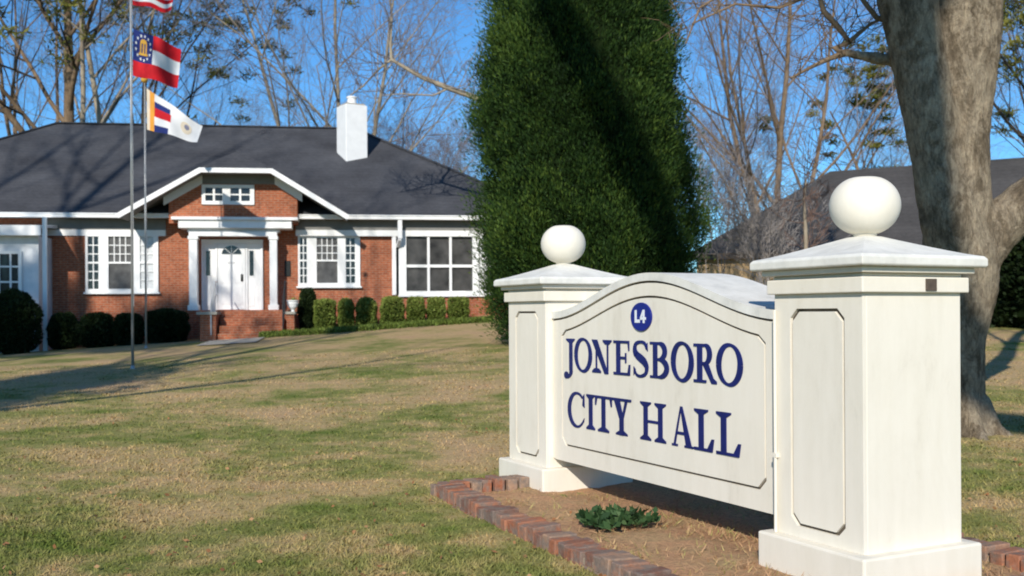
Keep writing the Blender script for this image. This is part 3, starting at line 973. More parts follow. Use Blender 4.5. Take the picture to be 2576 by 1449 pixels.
    def porch_win(x0, x1, cells):
        U0, U1 = hu(x0, dp), hu(x1, dp); zt, zb = hz(1100, 594, dp), hz(1100, 740, dp)
        f = MB()
        f.box(U0, U0 + .24, dp - .06, dp + .05, zb, zt); f.box(U1 - .2, U1, dp - .06, dp + .05, zb, zt)
        f.box(U0 + .24, U1 - .2, dp - .05, dp + .05, zb, zb + .10)
        step = (U1 - U0 - .44) / cells
        for i in range(1, cells):
            u = U0 + .24 + step * i
            f.box(u - .04, u + .04, dp - .03, dp + .03, zb + .1, zt)
        f.box(U0 + .24, U1 - .2, dp - .028, dp + .028, zb + (zt - zb) * .46, zb + (zt - zb) * .46 + .09)
        wn = f.build('porch_window', M['white'], root)
        g = MB(); g.box(U0 + .2, U1 - .2, dp + .06, dp + .07, zb + .05, zt); g.build('screen_pane', M['screen'], wn)
        s_ = MB(); s_.box(U0 - .02, U1 + .02, dp - .10, dp + .02, zb - .08, zb - .001); s_.build('sill', M['white'], wn)
    porch_win(1003, 1204, 3); porch_win(1206, 1400, 3)
    # ------------------------------------------------------------ gabled portico
    yg = -.70; yo = yg - .70
    A = hp(300, 545, yo); D = hp(872, 546, yo); Bp = hp(500, 428, yo); C = hp(686, 431, yo)
    zE = (A[1] + D[1]) / 2; zT = (Bp[1] + C[1]) / 2
    uA, uD, uB, uC = A[0], D[0], Bp[0], C[0]
    um = (uA + uD) / 2
    sl_ = (zT - zE) / ((uB - uA + uD - uC) / 2)
    zA = zE + sl_ * (uD - uA) / 2
    back = (zA - ze) / pitch - OV + .4
    clipd = (zA - zT) / .75
    r = MB()
    t_ = .07
    r.poly([(uA, yo, zE + t_), (uB, yo, zT + t_), (um, yo + clipd, zA + t_), (um, back, zA + t_), (uA, -.2, zE + t_)])
    r.poly([(uD, yo, zE + t_), (uC, yo, zT + t_), (um, yo + clipd, zA + t_), (um, back, zA + t_), (uD, -.2, zE + t_)])
    r.poly([(uB, yo, zT + t_), (uC, yo, zT + t_), (um, yo + clipd, zA + t_)])
    gr = r.build('gable_roof', M['shingle'], root)
    fb = MB()
    fb.bar((uA - .05, yo - .03, zE), (uB + .03, yo - .03, zT), .055, .15)
    fb.bar((uB, yo - .031, zT + .005), (uC, yo - .031, zT + .005), .055, .14)
    fb.bar((uC - .03, yo - .03, zT), (uD + .05, yo - .03, zE), .055, .15)
    fb.build('rake_board', M['white'], root)
    so_ = MB()
    so_.prism([(uA, yo, zE - .015), (uB, yo, zT - .015), (uB, yo, zT - .045), (uA, yo, zE - .045)], (0, 1.6, 0))
    so_.prism([(uB, yo, zT - .015), (uC, yo, zT - .015), (uC, yo, zT - .045), (uB, yo, zT - .045)], (0, 1.6, 0))
    so_.prism([(uC, yo, zT - .015), (uD, yo, zE - .015), (uD, yo, zE - .045), (uC, yo, zT - .045)], (0, 1.6, 0))
    so_.build('gable_soffit', M['shade_trim'], root)
    # brick gable
    gl, gR = hu(425, yg, 545), hu(748, yg, 545); zgb = hz(590, 546, yg)
    zin = zT - .05
    prof = [(gl, zgb - .2), (gR, zgb - .2), (gR, zE + sl_ * (uD - gR) - .05), (uC, zin), (uB, zin), (gl, zE + sl_ * (gl - uA) - .05)]
    b = MB(); b.prism([(u, yg, z) for u, z in prof], (0, 1.6, 0)); b.build('gable_wall', M['brick'], root)
    # frieze boards under the gable soffit, the middle one darkened as shade
    fz = MB()
    def rake_board(u0, z0, u1, z1, h, y):
        fz.prism([(u0, y, z0), (u1, y, z1), (u1, y, z1 - h), (u0, y, z0 - h)], (0, .04, 0))
    off = .05
    rake_board(gl - .15, zE + sl_ * (gl - .15 - uA) - off, uB, zT - off, .26, yg - .042); fz.build('gable_frieze', M['white'], root); fz = MB()
    rake_board(gR + .15, zE + sl_ * (uD - gR - .15) - off, uC, zT - off, .26, yg - .042)
    fz.build('gable_frieze', M['white'], root)
    fz = MB()
    fz.box(uB + .001, uC - .001, yg - .0415, yg - .001, zT - off - .26, zT - off - .001)
    fz.build('gable_frieze', M['shade_trim'], root)
    # attic window
    f = MB(); d = yg
    U0, U1 = hu(508, d, 490), hu(640, d, 490); zt, zb = hz(575, 465, d), hz(575, 515, d)
    sashes = [(hu(517, d, 490), hu(560, d, 490)), (hu(580, d, 490), hu(629, d, 490))]
    f.box(U0, U1, d - .06, d + .01, zt - .10, zt); f.box(U0, U1, d - .06, d + .01, zb, zb + .11)
    f.box(U0, sashes[0][0], d - .058, d + .01, zb + .11, zt - .1); f.box(sashes[0][1], sashes[1][0], d - .058, d + .01, zb + .11, zt - .1); f.box(sashes[1][1], U1, d - .058, d + .01, zb + .11, zt - .1)
    for a, b_ in sashes:
        f.box(a, b_, d - .04, d - .01, (zt + zb) / 2 - .015, (zt + zb) / 2 + .025); f.box((a + b_) / 2 - .03, (a + b_) / 2 + .03, d - .041, d - .009, zb + .11, zt - .1)
    wn = f.build('attic_window', M['white'], root)
    for a, b_ in sashes:
        g = MB(); g.box(a - .005, b_ + .005, d - .012, d - .004, zb + .1, zt - .09); g.build('pane', M['glass'], wn)
    # porch cornice, ceiling, lintel, columns
    cn = MB()
    zc = [hz(590, y, yg - .1) for y in (546, 554, 574)]
    c0, c1 = hu(440, yg - .1, 560), hu(742, yg - .1, 560)
    cn.box(c0 - .10, c1 + .10, yg - .20, .0, zc[1], zc[0]); cn.box(c0 + .1, c1 - .1, yg - .12, -.001, zc[2], zc[1] - .001)
    cn.build('porch_cornice', M['white'], root, bevel=.015)
    zl0, zl1 = hz(590, 594, yg), hz(590, 583, yg)
    ln = MB(); ln.box(hu(475, yg), hu(697, yg), yg, yg + .25, zl0, zl1); ln.build('porch_lintel', M['white'], root, bevel=.008)
    ib = MB(); ib.box(hu(470, yg), hu(702, yg), yg + .12, -.001, zl1 + .001, zc[2] - .001); ib.build('porch_ceiling', M['white_old'], root)
    zfl = hz(590, 780, -1.4)
    for x0, x1 in ((475, 496), (678, 697)):
        c = MB(); u0, u1 = hu(x0, yg), hu(x1, yg)
        c.box(u0, u1, yg, yg + (u1 - u0), zfl, zl0 - .001)
        col = c.build('porch_column', M['white'], root, bevel=.012)
        k = MB(); k.box(u0 - .04, u1 + .04, yg - .04, yg + (u1 - u0) + .04, zfl, zfl + .16); k.build('column_base', M['white'], col, bevel=.008)
        k = MB(); k.box(u0 - .03, u1 + .03, yg - .03, yg + (u1 - u0) + .03, zl0 - .10, zl0 - .0005); k.build('column_capital', M['white'], col, bevel=.008)

    # stoop: brick platform, steps, cheek walls, rails
    st = MB()
    s0, s1 = hu(503, -1.5), hu(722, -1.5)
    st.box(s0, s1 + .1, -1.55, -.001, gz, zfl)
    z_ = zfl; y_ = -1.55; nst = 4; zgr = zg(HP.x, HP.y - 3) - .02
    rise = (zfl - zgr) / (nst + .0)
    t0_, t1_ = hu(552, -2), hu(712, -2)
    for i in range(1, nst):
        st.box(t0_, t1_, -1.55 - .30 * i, -1.5501 - .30 * (i - 1), gz, zfl - rise * i)
    stp = st.build('steps', M['brick'], root, bevel=.006)
    ch = MB()
    ch.box(hu(508, -1.9), hu(548, -1.9), -2.35, -1.551, gz, hz(530, 792, -2.2)); ch.build('cheek_wall', M['brick'], stp, bevel=.006)
    ch = MB(); ch.box(hu(722, -1.9), hu(741, -1.9), -2.2, -1.551, gz, hz(730, 792, -2.2))
    ch.build('cheek_wall', M['brick'], stp, bevel=.006)
    cc = MB(); zc_ = hz(530, 792, -2.2) + .001
    cc.box(hu(500, -1.9), hu(551, -1.9), -2.42, -1.5, zc_, zc_ + .09); cc.build('coping_stone', M['concrete'], stp, bevel=.01)
    cc = MB(); cc.box(hu(716, -1.9), hu(744, -1.9), -2.26, -1.5, zc_, zc_ + .08)
    cc.build('coping_stone', M['concrete'], stp, bevel=.01)
    for x in (540, 716):
        ra = MB(); u = hu(x, -1.6)
        for yy, zz in ((-1.55, zfl), (-2.4, zgr + .25)):
            ra.tube([(u, yy, zz - .05), (u, yy, zz + .85)], [.02, .02], 6)
        for h in (.85, .45):
            ra.tube([(u, -1.2, zfl + h), (u, -1.55, zfl + h), (u, -2.4, zgr + .25 + h)], [.02, .02, .02], 6)
        for k in range(1, 6):
            f_ = k / 6; ra.tube([(u, -1.55 - .85 * f_, zfl + (zgr + .25 - zfl) * f_ + .0), (u, -1.55 - .85 * f_, zfl + (zgr + .25 - zfl) * f_ + .85)], [.01, .01], 5)
        ra.build('handrail', M['iron'] if x < 600 else M['iron_dark'], stp)
    # door set
    df = -.06
    zt = hz(585, 603, 0); zb = zfl + .001
    X = lambda x: hu(x, 0)
    f = MB(); f.box(X(508), X(662), df, .01, zb, zt)
    fr = f.build('door_surround', M['white'], root)
    tr = MB()
    for x in (508, 543, 619, 657): tr.box(X(x), X(x + 5), df - .05, df - .001, zb, zt)
    tr.box(X(508), X(662), df - .06, df - .0015, zt - .12, zt + .0)
    tr.build('door_casing', M['white'], fr, bevel=.006)
    for x0, x1 in ((519, 530), (628, 639)):
        g = MB(); g.box(X(x0), X(x1), df - .006, df - .001, hz(x0, 694), hz(x0, 631)); g.build('sidelight_pane', M['glass'], fr)
        s_ = MB(); zA_, zB_ = hz(x0, 694), hz(x0, 631)
        s_.ring([(X(x0) - .03, df - .02, zA_ - .03), (X(x1) + .03, df - .02, zA_ - .03), (X(x1) + .03, df - .02, zB_ + .03), (X(x0) - .03, df - .02, zB_ + .03)], [(X(x0), df - .02, zA_), (X(x1), df - .02, zA_), (X(x1), df - .02, zB_), (X(x0), df - .02, zB_)], (0, .019, 0))
        s_.box(X(x0) - .02, X(x1) + .02, df - .02, df - .001, zb + .12, zb + .75)
        s_.build('sidelight_trim', M['white'], fr)
    dr = MB(); dr.box(X(549), X(618), df - .035, df - .0012, zb + .02, zt - .13)
    door = dr.build('door', M['white'], root, bevel=.006)
    dp_ = MB()
    u0, u1 = X(549), X(618); wd = u1 - u0
    for a, c in ((.12, .46), (.54, .88)):
        for z0, z1 in ((.18, .75), (.85, 1.40)):
            dp_.box(u0 + wd * a, u0 + wd * c, df - .045, df - .0355, zb + z0, zb + z1)
    dp_.build('door_panel', M['white'], door, bevel=.006)
    fl = MB(); cu = (u0 + u1) / 2; rz = hz(578, 640)
    fl.prism([(cu + .30 * math.cos(a), df - .040, rz + .27 * math.sin(a)) for a in [math.pi * i / 14 for i in range(15)]], (0, .0045, 0))
    fl.build('fanlight_pane', M['glass'], door)
    fm = MB()
    for a in (45, 90, 135): fm.bar((cu, df - .047, rz), (cu + .29 * math.cos(rad(a)), df - .047, rz + .26 * math.sin(rad(a))), .012, .02, (0, 1, 0))
    fm.build('fanlight_bar', M['white'], door)
    kn = MB(); kn.box(u1 - .14, u1 - .07, df - .06, df - .036, zb + .90, zb + 1.12); kn.lathe([(.03, -.02), (.035, 0), (.03, .02)], (u1 - .105, df - .08, zb + .98), 10)
    kn.build('handle', M['bronze'], door)
    kk = MB(); kk.box(cu - .12, cu + .12, df - .041, df - .0355, hz(578, 664), hz(578, 659)); kk.build('mail_slot', M['iron'], door)
    # wall plaque by the porch
    pq = MB(); pq.box(hu(716), hu(731), -.04, -.001, hz(722, 695), hz(722, 656)); pq.build('wall_plaque', M['bronze'], root, bevel=.01)
    # chimney, set at an angle to the roof
    Cpt = Vector((0, 0, 0))
    # front roof plane: z = ze+.10 + pitch*(y+OV)
    n_l = Vector((0, -pitch, 1)).normalized(); n_w = HMX.to_3x3() @ n_l
    p0 = HINV @ on_plane(871, 406, HMX @ Vector((0, -OV, ze + .10)), n_w)
    a = .82; ang = rad(-8 - 9 + 34 + 8)
    ex = Vector((math.cos(ang), math.sin(ang), 0)); ey = Vector((-ex.y, ex.x, 0))
    cc_ = p0 + (ex + ey) * (a / 2)
    ztop = hz(879, 268, cc_.y)
    cm = MB(); mt = Matrix.Translation((cc_.x, cc_.y, (p0.z - 1 + ztop) / 2)) @ Matrix.Rotation(ang, 4, 'Z')
    cm.obox(mt, a, a, ztop - p0.z + 1)
    chm = cm.build('chimney', M['white'], root, bevel=.02)
    cpn = MB()
    mt2 = Matrix.Translation((cc_.x, cc_.y, ztop + .03)) @ Matrix.Rotation(ang, 4, 'Z'); cpn.obox(mt2, a * .86, a * .86, .06)
    cpn.build('chimney_crown', M['concrete'], chm, bevel=.01)
    pt = MB(); pt.lathe([(.19, .06), (.17, .10), (.155, .28), (.19, .29), (.19, .34), (.13, .36)], (cc_.x, cc_.y, ztop), 16); pt.build('chimney_pot', M['white'], chm, smooth=False)
    # ------------------------------------------------------------ low wing at the far left, in front
    yw = -1.3
    e0, e1 = hu(-260, yw), hu(104, yw - .35); zw = hz(50, 592, yw - .35); zw1 = hz(50, 568, yw - .35)
    b = MB(); b.box(hu(-250, yw), hu(97, yw), yw, -.001, gz, zw + .02); b.build('wing_wall', M['white_old'], root)
    b = MB(); b.prism([(e0, yw - .36, zw1 + .005), (e0, -.002, zw1 + .16), (e0, -.002, zw1 + .06), (e0, yw - .36, zw1 - .03)], (e1 - e0, 0, 0)); b.build('wing_roof', M['white_old'], root)
    b = MB(); b.box(e0, e1, yw - .40, yw - .34, zw, zw1 + .02); b.box(e0, e1 - .001, yw - .34, yw - .001, zw + .021, zw + .05); b.build('wing_fascia', M['white'], root)
    # window of the wing
    f = MB(); d = yw; U0, U1 = hu(-60, d), hu(56, d); zt, zb = hz(20, 632, d), hz(20, 748, d)
    f.ring([(U0, d - .05, zb), (U1, d - .05, zb), (U1, d - .05, zt), (U0, d - .05, zt)], [(U0 + .1, d - .05, zb + .1), (U1 - .1, d - .05, zb + .1), (U1 - .1, d - .05, zt - .08), (U0 + .1, d - .05, zt - .08)], (0, .06, 0))
    for k in range(1, 4): u = U0 + (U1 - U0) * k / 4; f.box(u - .025, u + .025, d - .035, d - .01, zb + .1, zt - .08)
    for k in range(1, 3): z = zb + (zt - zb) * k / 3; f.box(U0 + .1, U1 - .1, d - .034, d - .011, z - .025, z + .025)
    wn = f.build('window', M['white'], root)
    g = MB(); g.box(U0 + .09, U1 - .09, d - .009, d - .001, zb + .09, zt - .07); g.build('pane', M['glass'], wn)
    return ze
house()

# walk in front of the steps
def front_walk():
    b = MB(); n = 10
    for i in range(n + 1):
        for j in range(3):
            y = -3.1 - i * .25; u = hu(530, -2.8) + j * (hu(668, -2.8) - hu(530, -2.8)) / 2
            p = HMX @ Vector((u, y, 0)); p.z = zg(p.x, p.y) + .03; b.v.append(tuple(p))
    for i in range(n):
        for j in range(2):
            a = i * 3 + j; b.f.append((a, a + 1, a + 4, a + 3)); b.t.append(.5)
    o = b.build('path', M['concrete']); tag(o, kind='structure')
front_walk()

# ================================================================== SHRUBS BY THE HOUSE
def shrub_mesh(name, rx, ry, h, n, material, boxy=.5, leaf=.06, seed=0):
    """clipped shrub: leaves on a lumpy rounded box shell"""
    r_ = np.random.default_rng(seed)
    d = unit(r_.normal(0, 1, (n, 3))); d[:, 2] = np.where(d[:, 2] < -.85, -d[:, 2], d[:, 2])
    p = 2 + 4 * boxy
    k = (np.abs(d) ** p).sum(1) ** (-1 / p)
    lump = 1 + .06 * np.sin(d[:, 0] * 7 + seed) * np.cos(d[:, 1] * 6 + 2 * seed) + .05 * np.sin(d[:, 2] * 9 + seed)
    c = d * (k * lump * r_.uniform(.80, 1.03, n))[:, None] * np.array([rx, ry, h * .52])
    c[:, 2] += h * .47
    global rng
    old = rng; rng = r_
    v = leaves(c, d * np.array([1, 1, .8]) + np.array([0, 0, .4]), leaf, leaf * .6, .6)
    rng = old
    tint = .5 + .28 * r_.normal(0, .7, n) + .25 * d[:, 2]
    return v, tint

def shrub(name, label, px0, px1, ytop, ybase, d, material, cat='shrub', group=None, boxy=.5, n=5200, leaf=.07, seed=0, coremat=None, depth=None):
    u0, u1 = hu(px0, d, ybase), hu(px1, d, ybase)
    zt = hz((px0 + px1) / 2, ytop, d)
    wpos = HMX @ Vector(((u0 + u1) / 2, d, 0))
    g_ = zg(wpos.x, wpos.y)
    h = zt - g_
    r = thing(name, label, cat, (wpos.x, wpos.y, g_), HT, group)
    rx = (u1 - u0) / 2 * (.86 if group and 'clipped' in group else .95); ry = depth or rx * 1.0
    v, tint = shrub_mesh(name, rx, ry, h, n, material, boxy, leaf, seed)
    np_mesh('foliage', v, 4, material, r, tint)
    c = MB(); c.lathe([(.3 * rx, -.05), (.45 * rx, .06 * h), (.74 * rx, .3 * h), (.74 * rx, .66 * h), (.5 * rx, .82 * h), (.1 * rx, .86 * h)], (0, 0, 0), 14, 1, ry / rx)
    c.build('inner_stems', coremat or M['cedar_core'], r)
    return r

hedge = [(787, 849, 752, 820), (848, 893, 752, 818), (893, 951, 751, 816), (953, 1021, 749, 812), (1020, 1072, 749, 808), (1072, 1123, 748, 804), (1124, 1183, 747, 800)]
hl = ['lightest clipped boxwood at the steps end of the hedge row', 'narrow clipped boxwood, second along the row from the steps', 'clipped boxwood below the blank brick wall right of the window',
      'widest clipped boxwood, below the white porch corner board', 'clipped boxwood under the leftmost porch screen light', 'clipped boxwood under the middle porch screen light', 'clipped boxwood at the cedar end of the hedge row']
for i, (a, b_, t_, y_) in enumerate(hedge):
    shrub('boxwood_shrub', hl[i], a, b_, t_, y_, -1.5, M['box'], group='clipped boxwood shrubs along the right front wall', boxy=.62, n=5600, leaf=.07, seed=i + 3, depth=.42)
left = [(-40, 106, 734, 868, -2.6, .1), (116, 205, 790, 858, -1.4, .1), (198, 292, 788, 856, -1.4, .1), (284, 364, 788, 852, -1.4, .15), (362, 476, 776, 850, -1.4, .15)]
ll = ['tall dark evergreen shrub in front of the white wing window', 'low dark rounded shrub beside the left downspout', 'low dark rounded shrub under the narrow left sash', 'low dark rounded shrub just left of the flagpole', 'broad dark rounded shrub next to the brick steps']
for i, (a, b_, t_, y_, d, bx) in enumerate(left):
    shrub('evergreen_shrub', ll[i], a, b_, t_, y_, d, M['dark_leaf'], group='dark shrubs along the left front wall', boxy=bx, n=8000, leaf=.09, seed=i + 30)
shrub('evergreen_shrub', 'conical shrub, near black for the porch shade, between porch and boxwood row', 748, 800, 722, 825, -1.1, M['dark_leaf'], boxy=0, n=6000, leaf=.08, seed=77)  # porch shadow on this shrub is carried by the dark leaf colour

# mulch strip and low grass border under the right hedge
def strip(name, pxs, d0, d1, material, dz):
    b = MB(); n = 30
    u0, u1 = hu(pxs[0], d0), hu(pxs[1], d0)
    for i in range(n + 1):
        for dd in (d0, (d0 + d1) / 2, d1):
            p = HMX @ Vector((u0 + (u1 - u0) * i / n, dd + .08 * math.sin(i * 1.3), 0)); p.z = zg(p.x, p.y) + dz; b.v.append(tuple(p))
    for i in range(n):
        for j in range(2):
            a = i * 3 + j; b.f.append((a, a + 3, a + 4, a + 1)); b.t.append(.5)
    o = b.build(name, material); tag(o, kind='structure'); return o
strip('mulch_bed', (745, 1330), -2.35, .0, M['mulch'], .035)
def border():
    n = 9000
    u = rng.uniform(hu(652, -2.8), hu(1240, -2.8), n); y = -2.75 + rng.normal(0, .16, n) - .0 * u
    P = np.array(HMX)[:3, :3] @ np.stack([u, y, np.zeros(n)]) + np.array(HMX)[:3, 3:4]
    P = P.T
    P[:, 2] = [zg(a, b_) for a, b_ in P[:, :2]]
    P[:, 2] += rng.uniform(0, .14, n)
    o = np_mesh('border_grass', leaves(P, np.tile([0, 0, 1.], (n, 1)), .13, .035, .5), 4, M['box'], None, rng.uniform(0, .7, n))
    tag(o, 'thin strip of green liriope grass edging the mulch below the boxwoods', 'border grass', kind='stuff')
border()

# white planter beside the steps
def planter():
    p = HMX @ Vector((hu(736, -1.7), -1.75, 0)); z = hz(736, 788, -1.75)
    r = thing('planter_urn', 'small white urn on the right coping of the brick steps', 'planter', (p.x, p.y, z), HT)
    m_ = MB(); m_.lathe([(.10, 0), (.11, .03), (.05, .06), (.05, .10), (.13, .18), (.17, .30), (.15, .33), (.18, .36), (.18, .39), (.14, .39)], (0, 0, 0), 18)
    m_.build('urn_body', M['pot'], r, smooth=False)
    c = rng.normal(0, .07, (60, 3)) + np.array([0, 0, .40])
    np_mesh('foliage', leaves(c, np.tile([0, 0, 1.], (60, 1)), .10, .03, .7), 4, M['box'], r, rng.uniform(0, 1, 60))
planter()

# ================================================================== FLAGPOLES AND FLAGS
pole1 = on_ground(334, 928)
p1d = pole1.y
def pole(px, base, label, rb, height, group=None):
    r = thing('flagpole', label, 'flagpole', tuple(base), 0, 'flagpoles on the front lawn')
    m_ = MB(); m_.tube([(0, 0, -.05), (0, 0, height * .5), (0, 0, height)], [rb, rb * .8, rb * .55], 14)
    m_.build('pole', M['metal'], r, smooth=True)
    b = MB(); b.lathe([(rb * 1.7, -.03), (rb * 1.7, .02), (rb * 1.3, .05), (rb * 1.05, .07)], (0, 0, 0), 16); b.build('flash_collar', M['metal'], r)
    k = MB(); k.lathe([(.01, height), (.07, height + .03), (.10, height + .09), (.07, height + .15), (.01, height + .18)], (0, 0, 0), 12); k.build('finial_ball', M['f_gold'], r, smooth=True)
    h = MB(); h.tube([(rb + .008, -.02, 1.2), (rb * .6 + .012, -.02, height - .1)], [.004, .004], 5); h.build('halyard', M['iron'], r)
    return r
pole(334, pole1, 'taller nearer aluminium flagpole standing on the open lawn, flying two flags', .027, 9.4)
b2 = at_depth(367, 800, 27.5); b2.z = zg(b2.x, b2.y)
pole(367, b2, 'shorter farther flagpole near the shrubs, flying the white city flag', .027, hz(370, 205, -4.9) - b2.z)

def flag(name, label, depth, corners, pieces, ripple=.07, waves=2.3, sag=0):
    """corners TL TR BR BL in measured positions on a vertical sheet; pieces: (name, material, polygon fn or (u0,u1,v0,v1), lift)"""
    TL, TR, BR, BL = [at_depth(x, y, depth) for x, y in corners]
    origin = TL.copy()
    r = thing(name, label, 'flag', tuple(origin), 0)
    def P(u, v, lift=0):
        top = TL.lerp(TR, u); bt = BL.lerp(BR, u)
        p = top.lerp(bt, v)
        p = p + Vector((0, 1, 0)) * (ripple * u ** .6 * math.sin(waves * 2 * math.pi * u + 1.6 * v) + .0 - lift)
        p.z -= sag * math.sin(math.pi * u) * (.4 + .6 * v) + .04 * u * math.sin(waves * 2 * math.pi * u + 1.2)
        p.y += .35 * u * (TR - TL).length * .5
        return p - origin
    for nm, mt, spec, lift in pieces:
        m_ = MB()
        if callable(spec):
            spec(m_, P, lift)
        else:
            u0, u1, v0, v1 = spec
            nu, nv = max(2, int(26 * (u1 - u0))), max(2, int(14 * (v1 - v0)))
            for side in ((lift + .004), -(lift + .004)):
                n0 = len(m_.v)
                for j in range(nv + 1):
                    for i in range(nu + 1):
                        m_.v.append(tuple(P(u0 + (u1 - u0) * i / nu, v0 + (v1 - v0) * j / nv, side)))
                for j in range(nv):
                    for i in range(nu):
                        a = n0 + j * (nu + 1) + i; m_.f.append((a, a + 1, a + nu + 2, a + nu + 1)); m_.t.append(.5)
        m_.build(nm, mt, r, smooth=True, fix=False)
    return r
def star(cx, cy, ru, rv):
    def f(m_, P, lift):
        pts = []
        for k in range(10):
            a = math.pi / 2 + k * math.pi / 5; q = 1 if k % 2 == 0 else .42
            pts.append(P(cx + ru * q * math.cos(a), cy - rv * q * math.sin(a), lift))
        c = P(cx, cy, lift)
        for k in range(10): m_.poly([c, pts[k], pts[(k + 1) % 10]])
    return f
def multi(*fs):
    def f(m_, P, lift):
        for g in fs: g(m_, P, lift)
    return f
def rect(u0, u1, v0, v1):
    def f(m_, P, lift): m_.poly([P(u0, v0, lift), P(u1, v0, lift), P(u1, v1, lift), P(u0, v1, lift)])
    return f
def disc(cx, cy, ru, rv, k=14, a0=0, a1=360):
    def f(m_, P, lift):
        pts = [P(cx + ru * math.cos(rad(a0 + (a1 - a0) * i / k)), cy - rv * math.sin(rad(a0 + (a1 - a0) * i / k)), lift) for i in range(k + 1)]
        c = P(cx, cy, lift)
        for i in range(k): m_.poly([c, pts[i], pts[i + 1]])
    return f
cx, cy = .22, .34
stars = [star(cx + .165 * math.cos(2 * math.pi * i / 13), cy + .27 * math.sin(2 * math.pi * i / 13), .028, .045) for i in range(13)]
arms = multi(disc(cx, cy - .10, .075, .10, 10, 0, 180), rect(cx - .075, cx - .045, cy - .1, cy + .12), rect(cx - .015, cx + .015, cy - .1, cy + .12), rect(cx + .045, cx + .075, cy - .1, cy + .12), rect(cx - .10, cx + .10, cy + .12, cy + .17))
flag('state_flag', 'red white and red striped flag with blue canton, gold arms and ring of stars', p1d, [(336, 72), (447, 114), (439, 213), (334, 190)],
     [('red_stripe', M['f_red'], (.43, 1, 0, 1 / 3), 0), ('white_stripe', M['f_white'], (.43, 1, 1 / 3, 2 / 3), 0), ('red_stripe', M['f_red'], (0, 1, 2 / 3, 1), 0),
      ('canton', M['f_blue'], (0, .43, 0, 2 / 3), 0), *[('star', M['f_white'], st_, .012) for st_ in stars], ('coat_of_arms', M['f_gold'], arms, .014)], .06, 1.2)
sp = []
for i in range(13):
    v0, v1 = i / 13, (i + 1) / 13
    sp.append(('red_stripe' if i % 2 == 0 else 'white_stripe', M['f_red'] if i % 2 == 0 else M['f_white'], (.40 if i < 7 else 0, 1, v0, v1), 0))
sp.append(('canton', M['f_blue'], (0, .40, 0, 7 / 13), 0))
flag('national_flag', 'red and white striped flag at the top edge, highest on the nearer pole', p1d, [(336, -140), (452, -108), (425, 24), (334, 12)], sp, .06, 1.4)
flag('city_flag', 'mostly white drooping city flag with orange hoist and blue and red bars', b2.y, [(369, 222), (500, 311), (488, 353), (370, 326)],
     [('hoist_band', M['f_cream'], (0, .055, 0, 1), 0), ('hoist_band', M['f_orange'], (.055, .14, 0, 1), 0),
      ('white_field', M['f_white'], (.14, 1, 0, .20), 0), ('blue_bar', M['f_blue'], (.14, .44, .20, .36), 0), ('red_bar', M['f_red'], (.14, .46, .36, .60), 0), ('white_field', M['f_white'], (.14, .44, .60, .82), 0),
      ('blue_bar', M['f_blue'], (.14, .42, .82, 1), 0), ('white_field', M['f_white'], (.44, 1, .20, .36), 0), ('white_field', M['f_white'], (.46, 1, .36, .60), 0), ('white_field', M['f_white'], (.44, 1, .60, .82), 0), ('white_field', M['f_white'], (.42, 1, .82, 1), 0),
      ('seal', M['f_cream'], disc(.74, .5, .10, .24), .012), ('seal_centre', M['f_slate'], disc(.75, .45, .045, .11), .016)], .05, 1.3)

